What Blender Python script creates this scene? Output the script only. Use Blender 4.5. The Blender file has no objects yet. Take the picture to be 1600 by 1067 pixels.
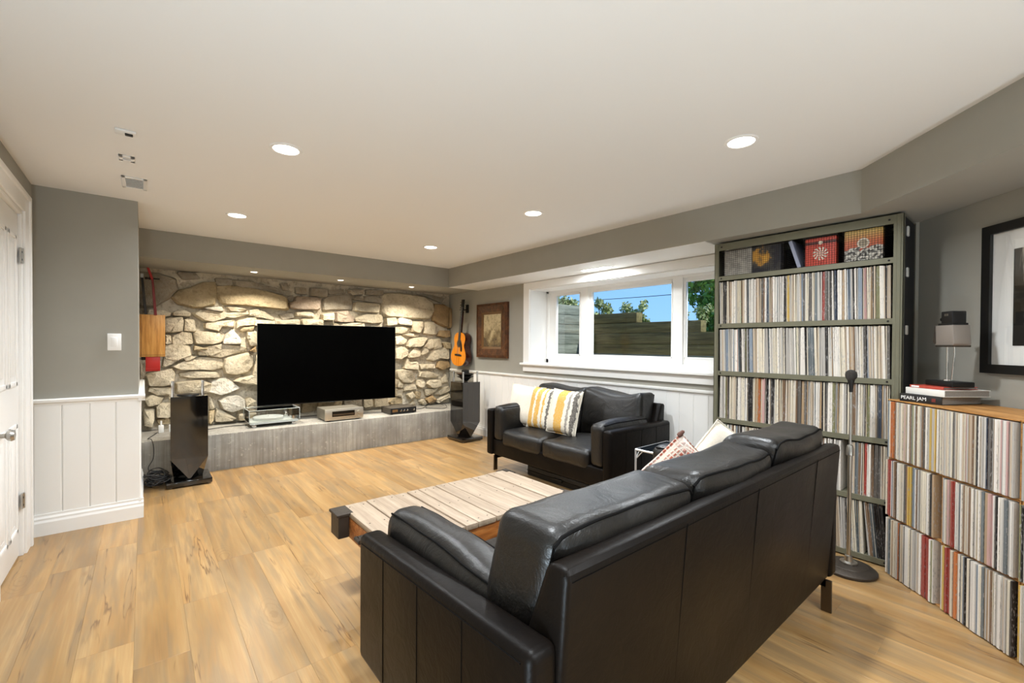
import bpy, bmesh, math, random
import numpy as np
from mathutils import Vector, Matrix, noise, Euler

scene = bpy.context.scene
COL = scene.collection
PI = math.pi
R = math.radians

# ------------------------------------------------------------------ camera
cam_d = bpy.data.cameras.new('camera')
cam = bpy.data.objects.new('camera', cam_d)
COL.objects.link(cam)
cam_d.sensor_width = 36.0
cam_d.lens = 693.58 / 1600 * 36
cam_d.shift_y = (545.3 - 533.5) / 1600
cam_d.clip_start = 0.03
CAM_YAW, CAM_PITCH, CAM_ROLL = R(39.689), R(-0.599), R(0.342)
f_ = Vector((math.sin(CAM_YAW) * math.cos(CAM_PITCH), math.cos(CAM_YAW) * math.cos(CAM_PITCH), math.sin(CAM_PITCH)))
r_ = Vector((math.cos(CAM_YAW), -math.sin(CAM_YAW), 0))
u_ = r_.cross(f_)
r2 = r_ * math.cos(CAM_ROLL) + u_ * math.sin(CAM_ROLL)
u2 = -r_ * math.sin(CAM_ROLL) + u_ * math.cos(CAM_ROLL)
cam.matrix_world = Matrix(((r2.x, u2.x, -f_.x, 0), (r2.y, u2.y, -f_.y, 0), (r2.z, u2.z, -f_.z, 1.28), (0, 0, 0, 1)))
scene.camera = cam

# ------------------------------------------------------------------ view, sky, sun
vs = scene.view_settings
vs.view_transform = 'Standard'
vs.look = 'None'
vs.gamma = 1.0
vs.use_curve_mapping = False
vs.exposure = 0.47

world = bpy.data.worlds.new('sky')
scene.world = world
world.use_nodes = True
wn = world.node_tree
wn.nodes.clear()
w_out = wn.nodes.new('ShaderNodeOutputWorld')
w_bg = wn.nodes.new('ShaderNodeBackground')
w_tc = wn.nodes.new('ShaderNodeTexCoord')
w_sep = wn.nodes.new('ShaderNodeSeparateXYZ')
w_rmp = wn.nodes.new('ShaderNodeValToRGB')
wn.links.new(w_tc.outputs['Generated'], w_sep.inputs[0])
wn.links.new(w_sep.outputs['Z'], w_rmp.inputs[0])
wn.links.new(w_rmp.outputs[0], w_bg.inputs[0])
wn.links.new(w_bg.outputs[0], w_out.inputs[0])
w_rmp.color_ramp.elements[0].position = 0.0
w_rmp.color_ramp.elements[0].color = (0.27, 0.52, 0.86, 1)
w_rmp.color_ramp.elements[1].position = 0.5
w_rmp.color_ramp.elements[1].color = (0.09, 0.27, 0.70, 1)
w_bg.inputs[1].default_value = 1.1

sun_d = bpy.data.lights.new('sun', 'SUN')
sun_d.energy = 4.0
sun_d.angle = R(0.6)
sun_d.color = (1.0, 0.94, 0.84)
sun = bpy.data.objects.new('sun', sun_d)
COL.objects.link(sun)
sun.rotation_euler = Vector((-0.20, 0.68, -0.70)).to_track_quat('-Z', 'Y').to_euler()

DOWNLIGHT_W = 16.5
FILL_W = 26.0
SPOT_W = 11.0

# ------------------------------------------------------------------ helpers
def lin(c):
    c = c.lstrip('#')
    out = []
    for i in (0, 2, 4):
        v = int(c[i:i + 2], 16) / 255
        out.append(v / 12.92 if v <= 0.04045 else ((v + 0.055) / 1.055) ** 2.4)
    return tuple(out)

class NT:
    def __init__(s, name):
        s.m = bpy.data.materials.new(name)
        s.m.use_nodes = True
        s.t = s.m.node_tree
        s.p = s.t.nodes['Principled BSDF']
        s.out = s.t.nodes['Material Output']
    def n(s, kind, **kw):
        nd = s.t.nodes.new(kind)
        for k, v in kw.items():
            setattr(nd, k, v)
        return nd
    def l(s, a, b):
        s.t.links.new(a, b)
    def val(s, node, key, v):
        node.inputs[key].default_value = v
        return node
    def coords(s, scale=(1, 1, 1), rand=True, kind='Object'):
        tc = s.n('ShaderNodeTexCoord')
        mp = s.n('ShaderNodeMapping')
        s.l(tc.outputs[kind], mp.inputs[0])
        mp.inputs['Scale'].default_value = scale
        if rand:
            oi = s.n('ShaderNodeObjectInfo')
            ml = s.n('ShaderNodeMath', operation='MULTIPLY')
            s.l(oi.outputs['Random'], ml.inputs[0])
            ml.inputs[1].default_value = 57.0
            s.l(ml.outputs[0], mp.inputs['Location'])
        return mp.outputs[0]
    def noise(s, vec, scale=5, detail=4, rough=.55, dist=0):
        nd = s.n('ShaderNodeTexNoise')
        s.l(vec, nd.inputs['Vector'])
        nd.inputs['Scale'].default_value = scale
        nd.inputs['Detail'].default_value = detail
        nd.inputs['Roughness'].default_value = rough
        nd.inputs['Distortion'].default_value = dist
        return nd.outputs['Fac']
    def ramp(s, fac, stops, interp='LINEAR'):
        nd = s.n('ShaderNodeValToRGB')
        s.l(fac, nd.inputs[0])
        cr = nd.color_ramp
        cr.interpolation = interp
        while len(cr.elements) < len(stops):
            cr.elements.new(0.5)
        for e, (p, c) in zip(cr.elements, stops):
            e.position = p
            e.color = (*c[:3], 1)
        return nd.outputs[0]
    def mix(s, fac, a, b, mode='MIX'):
        nd = s.n('ShaderNodeMix', data_type='RGBA', blend_type=mode)
        for sock, v in ((nd.inputs[0], fac), (nd.inputs[6], a), (nd.inputs[7], b)):
            if hasattr(v, 'default_value') or isinstance(v, bpy.types.NodeSocket):
                s.l(v, sock)
            else:
                sock.default_value = (*v, 1) if isinstance(v, tuple) else v
        return nd.outputs[2]
    def bump(s, h, strength=.3, dist=.01):
        b = s.n('ShaderNodeBump')
        s.l(h, b.inputs['Height'])
        b.inputs['Strength'].default_value = strength
        b.inputs['Distance'].default_value = dist
        s.l(b.outputs[0], s.p.inputs['Normal'])
    def setp(s, **kw):
        for k, v in kw.items():
            s.p.inputs[k.replace('_', ' ')].default_value = v

def g3(v):
    return (v, v, v)

def mat(name, col, rough=.5, metal=0., var=0., vs_=6., bump=0., bs=60., spec=.5, coat=0., bdist=.01):
    t = NT(name)
    if isinstance(col, str):
        col = lin(col)
    if var > 0 or bump > 0:
        v = t.coords()
    if var > 0:
        nz = t.noise(v, vs_, 5)
        a = tuple(c * (1 - var) for c in col)
        b = tuple(min(1, c * (1 + var)) for c in col)
        t.l(t.ramp(nz, [(.3, a), (.7, b)]), t.p.inputs['Base Color'])
    else:
        t.p.inputs['Base Color'].default_value = (*col, 1)
    t.setp(Roughness=rough, Metallic=metal)
    t.p.inputs['Specular IOR Level'].default_value = spec
    t.p.inputs['Coat Weight'].default_value = coat
    if bump > 0:
        t.bump(t.noise(v, bs, 4), bump, bdist)
    return t.m

def emis(name, col, strength):
    t = NT(name)
    t.p.inputs['Base Color'].default_value = (*col, 1)
    t.p.inputs['Emission Color'].default_value = (*col, 1)
    t.p.inputs['Emission Strength'].default_value = strength
    return t.m

def glass(name, tint=(1, 1, 1), refl=1.0):
    t = NT(name)
    tr = t.n('ShaderNodeBsdfTransparent')
    tr.inputs[0].default_value = (*tint, 1)
    gl = t.n('ShaderNodeBsdfGlossy')
    gl.inputs['Roughness'].default_value = 0.01
    fr = t.n('ShaderNodeFresnel')
    fr.inputs[0].default_value = 1.35
    ml = t.n('ShaderNodeMath', operation='MULTIPLY')
    ml.inputs[1].default_value = refl
    t.l(fr.outputs[0], ml.inputs[0])
    mx = t.n('ShaderNodeMixShader')
    t.l(ml.outputs[0], mx.inputs[0])
    t.l(tr.outputs[0], mx.inputs[1])
    t.l(gl.outputs[0], mx.inputs[2])
    t.l(mx.outputs[0], t.out.inputs[0])
    return t.m

class MB:
    """collects shapes into one mesh"""
    def __init__(s):
        s.bm = bmesh.new()
    def _add(s, other, mtx=None):
        if mtx is not None:
            bmesh.ops.transform(other, matrix=mtx, verts=other.verts)
        me = bpy.data.meshes.new('tmp')
        other.to_mesh(me)
        other.free()
        s.bm.from_mesh(me)
        bpy.data.meshes.remove(me)
        return s
    def box(s, x0, x1, y0, y1, z0, z1, bev=0., seg=2, mtx=None):
        b = bmesh.new()
        bmesh.ops.create_cube(b, size=1)
        for v in b.verts:
            v.co = Vector((x0 + (v.co.x + .5) * (x1 - x0), y0 + (v.co.y + .5) * (y1 - y0), z0 + (v.co.z + .5) * (z1 - z0)))
        if bev > 0:
            bmesh.ops.bevel(b, geom=list(b.edges), offset=bev, segments=seg, profile=.5, affect='EDGES')
        return s._add(b, mtx)
    def prism(s, poly, a0, a1, axis='z', bev=0., seg=2, mtx=None):
        b = bmesh.new()
        def P(u, v, a):
            return {'z': (u, v, a), 'y': (u, a, v), 'x': (a, u, v)}[axis]
        lo = [b.verts.new(P(u, v, a0)) for u, v in poly]
        hi = [b.verts.new(P(u, v, a1)) for u, v in poly]
        n = len(poly)
        b.faces.new(lo)
        b.faces.new(hi[::-1])
        for i in range(n):
            b.faces.new((lo[i], hi[i], hi[(i + 1) % n], lo[(i + 1) % n]))
        bmesh.ops.recalc_face_normals(b, faces=b.faces)
        if bev > 0:
            bmesh.ops.bevel(b, geom=list(b.edges), offset=bev, segments=seg, profile=.5, affect='EDGES')
        return s._add(b, mtx)
    def tube(s, pts, r, n=8, cap=True, mtx=None, closed=False):
        b = bmesh.new()
        pts = [Vector(p) for p in pts]
        rs = r if isinstance(r, (list, tuple)) else [r] * len(pts)
        rings = []
        up = None
        m = len(pts)
        for i, p in enumerate(pts):
            if closed:
                d = pts[(i + 1) % m] - pts[i - 1]
            else:
                d = (pts[min(i + 1, m - 1)] - pts[max(i - 1, 0)])
            d = d.normalized() if d.length > 1e-9 else Vector((0, 0, 1))
            if up is None:
                up = Vector((0, 0, 1)) if abs(d.z) < .9 else Vector((1, 0, 0))
            a = d.cross(up)
            a = a.normalized() if a.length > 1e-6 else d.orthogonal().normalized()
            c = a.cross(d).normalized()
            up = c
            rings.append([b.verts.new(p + (a * math.cos(2 * PI * k / n) + c * math.sin(2 * PI * k / n)) * rs[i]) for k in range(n)])
        rr = range(m) if closed else range(m - 1)
        for i in rr:
            q = rings[(i + 1) % m]
            for k in range(n):
                b.faces.new((rings[i][k], rings[i][(k + 1) % n], q[(k + 1) % n], q[k]))
        if cap and not closed:
            b.faces.new(rings[0])
            b.faces.new(rings[-1][::-1])
        bmesh.ops.recalc_face_normals(b, faces=b.faces)
        return s._add(b, mtx)
    def lathe(s, prof, n=24, mtx=None):
        b = bmesh.new()
        rings = []
        for (r, z) in prof:
            if r < 1e-6:
                rings.append([b.verts.new((0, 0, z))])
            else:
                rings.append([b.verts.new((r * math.cos(2 * PI * k / n), r * math.sin(2 * PI * k / n), z)) for k in range(n)])
        for a, c in zip(rings, rings[1:]):
            for k in range(n):
                k2 = (k + 1) % n
                if len(a) == 1 and len(c) == 1:
                    continue
                if len(a) == 1:
                    b.faces.new((a[0], c[k], c[k2]))
                elif len(c) == 1:
                    b.faces.new((a[k], c[0], a[k2]))
                else:
                    b.faces.new((a[k], c[k], c[k2], a[k2]))
        bmesh.ops.recalc_face_normals(b, faces=b.faces)
        return s._add(b, mtx)
    def raw(s, verts, faces, mtx=None):
        b = bmesh.new()
        vs2 = [b.verts.new(v) for v in verts]
        for f in faces:
            b.faces.new([vs2[i] for i in f])
        bmesh.ops.recalc_face_normals(b, faces=b.faces)
        return s._add(b, mtx)
    def cushion(s, x0, x1, y0, y1, z0, z1, r=.04, puff=(0, 0, .03), cuts=14, amp=.006, freq=6., seed=0, fn=None, mtx=None, seg_scale=(1, 1, 1)):
        b = bmesh.new()
        bmesh.ops.create_cube(b, size=2)
        bmesh.ops.subdivide_edges(b, edges=list(b.edges), cuts=cuts, use_grid_fill=True)
        c = Vector(((x0 + x1) / 2, (y0 + y1) / 2, (z0 + z1) / 2))
        h = Vector(((x1 - x0) / 2, (y1 - y0) / 2, (z1 - z0) / 2))
        off = Vector((seed * 3.7, seed * 1.9, seed * 5.3))
        r = min(r, min(h) * .98)
        for v in b.verts:
            u = v.co.copy()
            # denser near the borders
            p = Vector([h[i] * math.copysign(abs(u[i]) ** .8, u[i]) for i in range(3)])
            inner = Vector([max(-(h[i] - r), min(h[i] - r, p[i])) for i in range(3)])
            d = p - inner
            if d.length > 1e-9:
                p = inner + d.normalized() * r
            q = [1 - min(1, abs(p[i]) / h[i]) ** 2 for i in range(3)]
            for i in range(3):
                if puff[i]:
                    k = q[(i + 1) % 3] * q[(i + 2) % 3]
                    p[i] += math.copysign(1, p[i]) * puff[i] * k * min(1, abs(p[i]) / h[i])
            w = c + p
            if amp:
                nz = noise.noise_vector(Vector((w.x * freq * seg_scale[0], w.y * freq * seg_scale[1], w.z * freq * seg_scale[2])) + off)
                w += nz * amp
            if fn:
                w = fn(w)
            v.co = w
        return s._add(b, mtx)
    def pillow(s, w, h, t, cuts=16, seed=0, amp=.004, pinch=.05, mtx=None):
        """x wide, z high (origin at the centre), y thick"""
        b = bmesh.new()
        n = cuts
        g = {}
        for side in (-1, 1):
            for i in range(n + 1):
                for j in range(n + 1):
                    u, v = -1 + 2 * i / n, -1 + 2 * j / n
                    edge = i in (0, n) or j in (0, n)
                    if edge and side == 1:
                        g[(side, i, j)] = g[(-1, i, j)]
                        continue
                    k = max(0., (1 - u ** 4) * (1 - v ** 4)) ** .6
                    x = w / 2 * u * (1 - pinch * (1 - v * v))
                    z = h / 2 * v * (1 - pinch * (1 - u * u))
                    nz = noise.noise(Vector((u * 2 + seed, v * 2, side)))
                    g[(side, i, j)] = b.verts.new((x, side * t / 2 * k * (1 + .12 * nz) + amp * nz, z))
        for side in (-1, 1):
            for i in range(n):
                for j in range(n):
                    q = [g[(side, i, j)], g[(side, i + 1, j)], g[(side, i + 1, j + 1)], g[(side, i, j + 1)]]
                    b.faces.new(q if side < 0 else q[::-1])
        bmesh.ops.recalc_face_normals(b, faces=b.faces)
        return s._add(b, mtx)
    def build(s, name, m, parent=None, smooth=True, angle=35, loc=None):
        me = bpy.data.meshes.new(name)
        if not smooth:
            pass
        s.bm.to_mesh(me)
        s.bm.free()
        if smooth:
            me.shade_smooth()
            me.set_sharp_from_angle(angle=R(angle))
        if m is not None:
            me.materials.append(m)
        o = bpy.data.objects.new(name, me)
        COL.objects.link(o)
        if parent is not None:
            o.parent = parent
        if loc is not None:
            o.location = loc
        return o

def tag(o, label, cat=None, group=None, kind=None):
    if label:
        o['label'] = label
    if cat:
        o['category'] = cat
    if group:
        o['group'] = group
    if kind:
        o['kind'] = kind
    return o

def thing(name, label, cat, loc=(0, 0, 0), rz=0, group=None, kind=None):
    o = bpy.data.objects.new(name, None)
    COL.objects.link(o)
    o.empty_display_size = .05
    o.location = loc
    o.rotation_euler = (0, 0, rz)
    return tag(o, label, cat, group, kind)

def inst(name, me, parent=None, loc=(0, 0, 0), rot=(0, 0, 0), scale=None):
    o = bpy.data.objects.new(name, me)
    COL.objects.link(o)
    o.location = loc
    o.rotation_euler = rot
    if scale:
        o.scale = scale
    if parent is not None:
        o.parent = parent
    return o

def copy_tree(o, parent=None):
    c = o.copy()
    COL.objects.link(c)
    c.parent = parent
    for ch in list(o.children):
        copy_tree(ch, c)
    return c

def T(x, y, z):
    return Matrix.Translation((x, y, z))
def RX(a):
    return Matrix.Rotation(a, 4, 'X')
def RY(a):
    return Matrix.Rotation(a, 4, 'Y')
def RZ(a):
    return Matrix.Rotation(a, 4, 'Z')

# ------------------------------------------------------------------ materials
WALL = mat('grey wall paint', '#9d9a90', .75, bump=.05, bs=300, var=.02)
WHITE = mat('white trim paint', '#f2f1ee', .35)
CEIL = mat('white ceiling paint', '#ecebe8', .85)
STEEL = mat('brushed steel', '#b9b7b2', .28, 1.)
CHROME = mat('chrome', '#dcdcdc', .1, 1.)
BLACKM = mat('black metal', '#161616', .42, .3)
BLACKP = mat('black plastic', '#0b0b0c', .45)
DARKM = mat('dark cast iron', '#4a433c', .5, .7, var=.2, bump=.2, bs=60)

def floor_wood():
    t = NT('oak floor plank')
    v = t.coords((1, 1, 1))
    st = t.n('ShaderNodeMapping'); t.l(v, st.inputs[0]); st.inputs['Scale'].default_value = (9, .8, 1)
    big = t.noise(st.outputs[0], 1.0, 3, .5, .3)
    fs = t.n('ShaderNodeMapping'); t.l(v, fs.inputs[0]); fs.inputs['Scale'].default_value = (160, 3.5, 1)
    fine = t.noise(fs.outputs[0], 1.0, 4, .6)
    ws = t.n('ShaderNodeMapping'); t.l(v, ws.inputs[0]); ws.inputs['Scale'].default_value = (6.5, .42, 1)
    dn = t.n('ShaderNodeTexNoise'); t.l(ws.outputs[0], dn.inputs['Vector']); dn.inputs['Scale'].default_value = 1.1; dn.inputs['Detail'].default_value = 1.5
    mlt = t.n('ShaderNodeMath', operation='MULTIPLY'); t.l(dn.outputs['Fac'], mlt.inputs[0]); mlt.inputs[1].default_value = 60
    sn = t.n('ShaderNodeMath', operation='SINE'); t.l(mlt.outputs[0], sn.inputs[0])
    rings = t.ramp(sn.outputs[0], [(.0, g3(0)), (.9, g3(1))])
    c0 = t.ramp(big, [(.30, lin('#8a6b44')), (.46, lin('#ab8857')), (.72, lin('#c09f6f'))])
    c1 = t.mix(.07, c0, rings, 'SOFT_LIGHT')
    c2 = t.mix(t.ramp(fine, [(.35, g3(.55)), (.62, g3(0))]), c1, lin('#a97d4c'))
    # dark cracks running with the grain
    cs = t.n('ShaderNodeMapping'); t.l(v, cs.inputs[0]); cs.inputs['Scale'].default_value = (4.2, .22, 1)
    ck = t.noise(cs.outputs[0], 1.3, 5, .55, .3)
    cr = t.ramp(ck, [(.4935, g3(0)), (.4985, g3(1)), (.5015, g3(1)), (.5065, g3(0))])
    mk = t.ramp(t.noise(v, 2.6, 2), [(.46, g3(0)), (.58, g3(.85))])
    mm = t.n('ShaderNodeMath', operation='MULTIPLY'); t.l(cr, mm.inputs[0]); t.l(mk, mm.inputs[1])
    c3 = t.mix(mm.outputs[0], c2, lin('#65452a'))
    # knots
    ks = t.n('ShaderNodeMapping'); t.l(v, ks.inputs[0]); ks.inputs['Scale'].default_value = (4.2, 1.5, 1)
    vo = t.n('ShaderNodeTexVoronoi'); t.l(ks.outputs[0], vo.inputs['Vector']); vo.inputs['Scale'].default_value = 1.0
    gs = t.ramp(t.noise(st.outputs[0], 2.3, 3, .55, .4), [(.44, g3(0)), (.64, g3(.62))])
    c3 = t.mix(gs, c3, lin('#8c775a'))
    kn = t.ramp(vo.outputs['Distance'], [(.015, g3(.8)), (.08, g3(0))])
    # growth rings round some of the knots
    sepc = t.n('ShaderNodeSeparateColor'); t.l(vo.outputs['Color'], sepc.inputs[0])
    wob = t.noise(v, 9, 3)
    dr = t.n('ShaderNodeMath', operation='MULTIPLY_ADD'); t.l(wob, dr.inputs[0]); dr.inputs[1].default_value = .16; t.l(vo.outputs['Distance'], dr.inputs[2])
    df = t.n('ShaderNodeMath', operation='MULTIPLY'); t.l(dr.outputs[0], df.inputs[0]); df.inputs[1].default_value = 120
    rg_ = t.n('ShaderNodeMath', operation='SINE'); t.l(df.outputs[0], rg_.inputs[0])
    rm = t.n('ShaderNodeMath', operation='MULTIPLY'); t.l(t.ramp(rg_.outputs[0], [(.2, g3(0)), (.9, g3(.55))]), rm.inputs[0]); t.l(t.ramp(vo.outputs['Distance'], [(.05, g3(1)), (.36, g3(0))]), rm.inputs[1])
    rm2 = t.n('ShaderNodeMath', operation='MULTIPLY'); t.l(rm.outputs[0], rm2.inputs[0]); t.l(t.ramp(sepc.outputs[0], [(.45, g3(0)), (.55, g3(1))]), rm2.inputs[1])
    c3 = t.mix(rm2.outputs[0], c3, lin('#84633c'))
    c4 = t.mix(kn, c3, lin('#8d6236'))
    oi = t.n('ShaderNodeObjectInfo')
    vr = t.ramp(oi.outputs['Random'], [(0, (.84, .83, .82)), (.5, (.97, .96, .94)), (1, (1.05, 1.03, 1.0))])
    c5 = t.mix(1.0, c4, vr, 'MULTIPLY')
    t.l(c5, t.p.inputs['Base Color'])
    t.setp(Roughness=.30)
    t.p.inputs['Specular IOR Level'].default_value = .5
    t.bump(fine, .08, .002)
    return t.m
FLOOR = floor_wood()

def stone_mat():
    t = NT('limestone')
    v = t.coords((1, 1, 1))
    a = t.noise(v, 7, 6, .65)
    b = t.noise(v, 30, 5, .65)
    oi = t.n('ShaderNodeObjectInfo')
    base = t.mix(t.ramp(a, [(.32, g3(0)), (.7, g3(1))]), (.76, .72, .65), (1.08, 1.07, 1.05))
    c = t.mix(1.0, oi.outputs['Color'], base, 'MULTIPLY')
    c2 = t.mix(t.ramp(b, [(.36, g3(.45)), (.48, g3(0))]), c, lin('#8f8066'))
    t.l(c2, t.p.inputs['Base Color'])
    t.setp(Roughness=.9)
    t.p.inputs['Specular IOR Level'].default_value = .2
    ad = t.n('ShaderNodeMath', operation='ADD'); t.l(a, ad.inputs[0]); t.l(b, ad.inputs[1])
    t.bump(ad.outputs[0], .7, .03)
    return t.m
STONE = stone_mat()

def mortar_mat():
    t = NT('old lime mortar')
    v = t.coords((1, 1, 1), rand=False)
    a = t.noise(v, 3.5, 6, .65)
    b = t.noise(v, 24, 5, .6)
    c = t.ramp(a, [(.3, lin('#b0a58f')), (.5, lin('#cfc5b1')), (.75, lin('#e0d8c6'))])
    t.l(t.mix(t.ramp(b, [(.35, g3(.5)), (.5, g3(0))]), c, lin('#7f7057')), t.p.inputs['Base Color'])
    t.setp(Roughness=.95)
    t.bump(b, .7, .03)
    return t.m
MORTAR = mortar_mat()

def concrete_mat():
    t = NT('board formed concrete')
    v = t.coords((1, 1, 1), rand=False)
    a = t.noise(v, 4, 6, .6)
    ss = t.n('ShaderNodeMapping'); t.l(v, ss.inputs[0]); ss.inputs['Scale'].default_value = (60, 60, 1.5)
    b = t.noise(ss.outputs[0], 1, 4, .6)
    d = t.noise(v, 26, 4, .6)
    c = t.ramp(a, [(.3, lin('#8b8780')), (.55, lin('#a6a299')), (.75, lin('#bcb8ad'))])
    c = t.mix(t.ramp(b, [(.4, g3(.5)), (.6, g3(0))]), c, lin('#7d766a'))
    c = t.mix(t.ramp(d, [(.62, g3(0)), (.72, g3(.6))]), c, lin('#cfc8b8'))
    t.l(c, t.p.inputs['Base Color'])
    t.setp(Roughness=.85)
    t.bump(b, .25, .01)
    return t.m
CONC = concrete_mat()

def leather_mat(name='black leather', wr=.14, base=('#0a0706', '#130e0a'), wscale=16, rr=(.46, .38), spec=.13):
    t = NT(name)
    v = t.coords((1, 1, 1))
    a = t.noise(v, 3, 4, .6)
    b = t.noise(v, 210, 3, .5)
    w = t.noise(v, wscale, 5, .6, 1.2)
    t.l(t.ramp(a, [(.3, lin(base[0])), (.7, lin(base[1]))]), t.p.inputs['Base Color'])
    t.l(t.ramp(a, [(.3, g3(rr[0])), (.7, g3(rr[1]))]), t.p.inputs['Roughness'])
    t.p.inputs['Specular IOR Level'].default_value = spec
    sc = t.n('ShaderNodeMath', operation='MULTIPLY_ADD'); t.l(b, sc.inputs[0]); sc.inputs[1].default_value = .10; t.l(w, sc.inputs[2])
    t.bump(sc.outputs[0], wr, .012)
    return t.m
LEATHER = leather_mat()
SOFTL = leather_mat('creased black leather', .5, ('#0d0c0b', '#191613'), 7, (.44, .36), .5)
LEGM = mat('dark brushed steel', '#6b635a', .3, 1.)
SEAM = mat('dark stitching', '#070606', .7, spec=.1)

def wood_mat(name, dark, mid, light, rough=.5, axis=(2, 30, 30), bump=.1):
    t = NT(name)
    v = t.coords(axis)
    a = t.noise(v, 1.0, 6, .6, .5)
    b = t.noise(v, 4.0, 4, .6)
    c = t.ramp(a, [(.28, lin(dark)), (.5, lin(mid)), (.74, lin(light))])
    c = t.mix(t.ramp(b, [(.36, g3(.5)), (.5, g3(0))]), c, lin(dark))
    t.l(c, t.p.inputs['Base Color'])
    t.setp(Roughness=rough)
    if bump:
        t.bump(b, bump, .006)
    return t.m

# ------------------------------------------------------------------ room shell
H = 2.303          # ceiling
ZB = 2.049         # underside of the bulkhead
XW = 3.68          # window wall
YB = 5.98          # stone wall mortar plane
XD = -.56          # door wall
YC = 4.235         # closet wall face
XR = -.03          # closet return face

def st(o, label, cat):
    return tag(o, label, cat, kind='structure')

# floor: sub-floor with separate planks
fl = MB().box(XD - .2, 4.1, -2.75, 6.2, -.10, -.012).build('floor', mat('subfloor', '#3a2a1a', .9), smooth=False)
st(fl, 'light oak plank floor of the basement room', 'floor')
rnd = random.Random(4)
PW = .182
plank_cache = {}
def plank_mesh(L):
    L = round(L, 2)
    if L not in plank_cache:
        me_o = MB().box(-PW / 2 + .0001, PW / 2 - .0001, -L / 2 + .0001, L / 2 - .0001, -.011, 0, .0006, 1)
        me = bpy.data.meshes.new('plank')
        me_o.bm.to_mesh(me); me_o.bm.free()
        me.materials.append(FLOOR)
        plank_cache[L] = me
    return plank_cache[L]
x = XD - .02 + PW / 2
ci = 0
while x < XW + .1:
    y = -2.62 - rnd.choice((0, .2, .4, .6, .8, 1.0))
    y1 = 5.35
    while y < y1 - .02:
        L = 1.22
        a, b = max(y, -2.62), min(y + L, y1)
        y += L
        if b - a < .08:
            continue
        inst('plank', plank_mesh(b - a), fl, (x, (a + b) / 2 if True else 0, 0), (0, 0, PI if rnd.random() < .5 else 0))
    x += PW
    ci += 1

cl = MB().box(XD - .2, 4.1, -2.75, 6.2, H, H + .12).build('ceiling', CEIL, smooth=False)
st(cl, 'flat white ceiling with recessed lights', 'ceiling')

# bulkhead round two sides of the room
bulk = MB().prism([(XR - .05, 5.2), (3.19, 5.2), (3.19, .694), (1.75, -.746), (1.75, -2.7), (3.95, -2.7), (3.95, 6.15), (XR - .05, 6.15)], ZB, H + .02).build('bulkhead', WALL, smooth=False)
st(bulk, 'grey boxed bulkhead running along the stone wall and window wall under the ceiling', 'bulkhead')
sof = MB().box(3.191, 3.679, 1.62, 5.2, ZB - .003, ZB + .01).build('soffit_board', WHITE, bulk)

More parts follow.
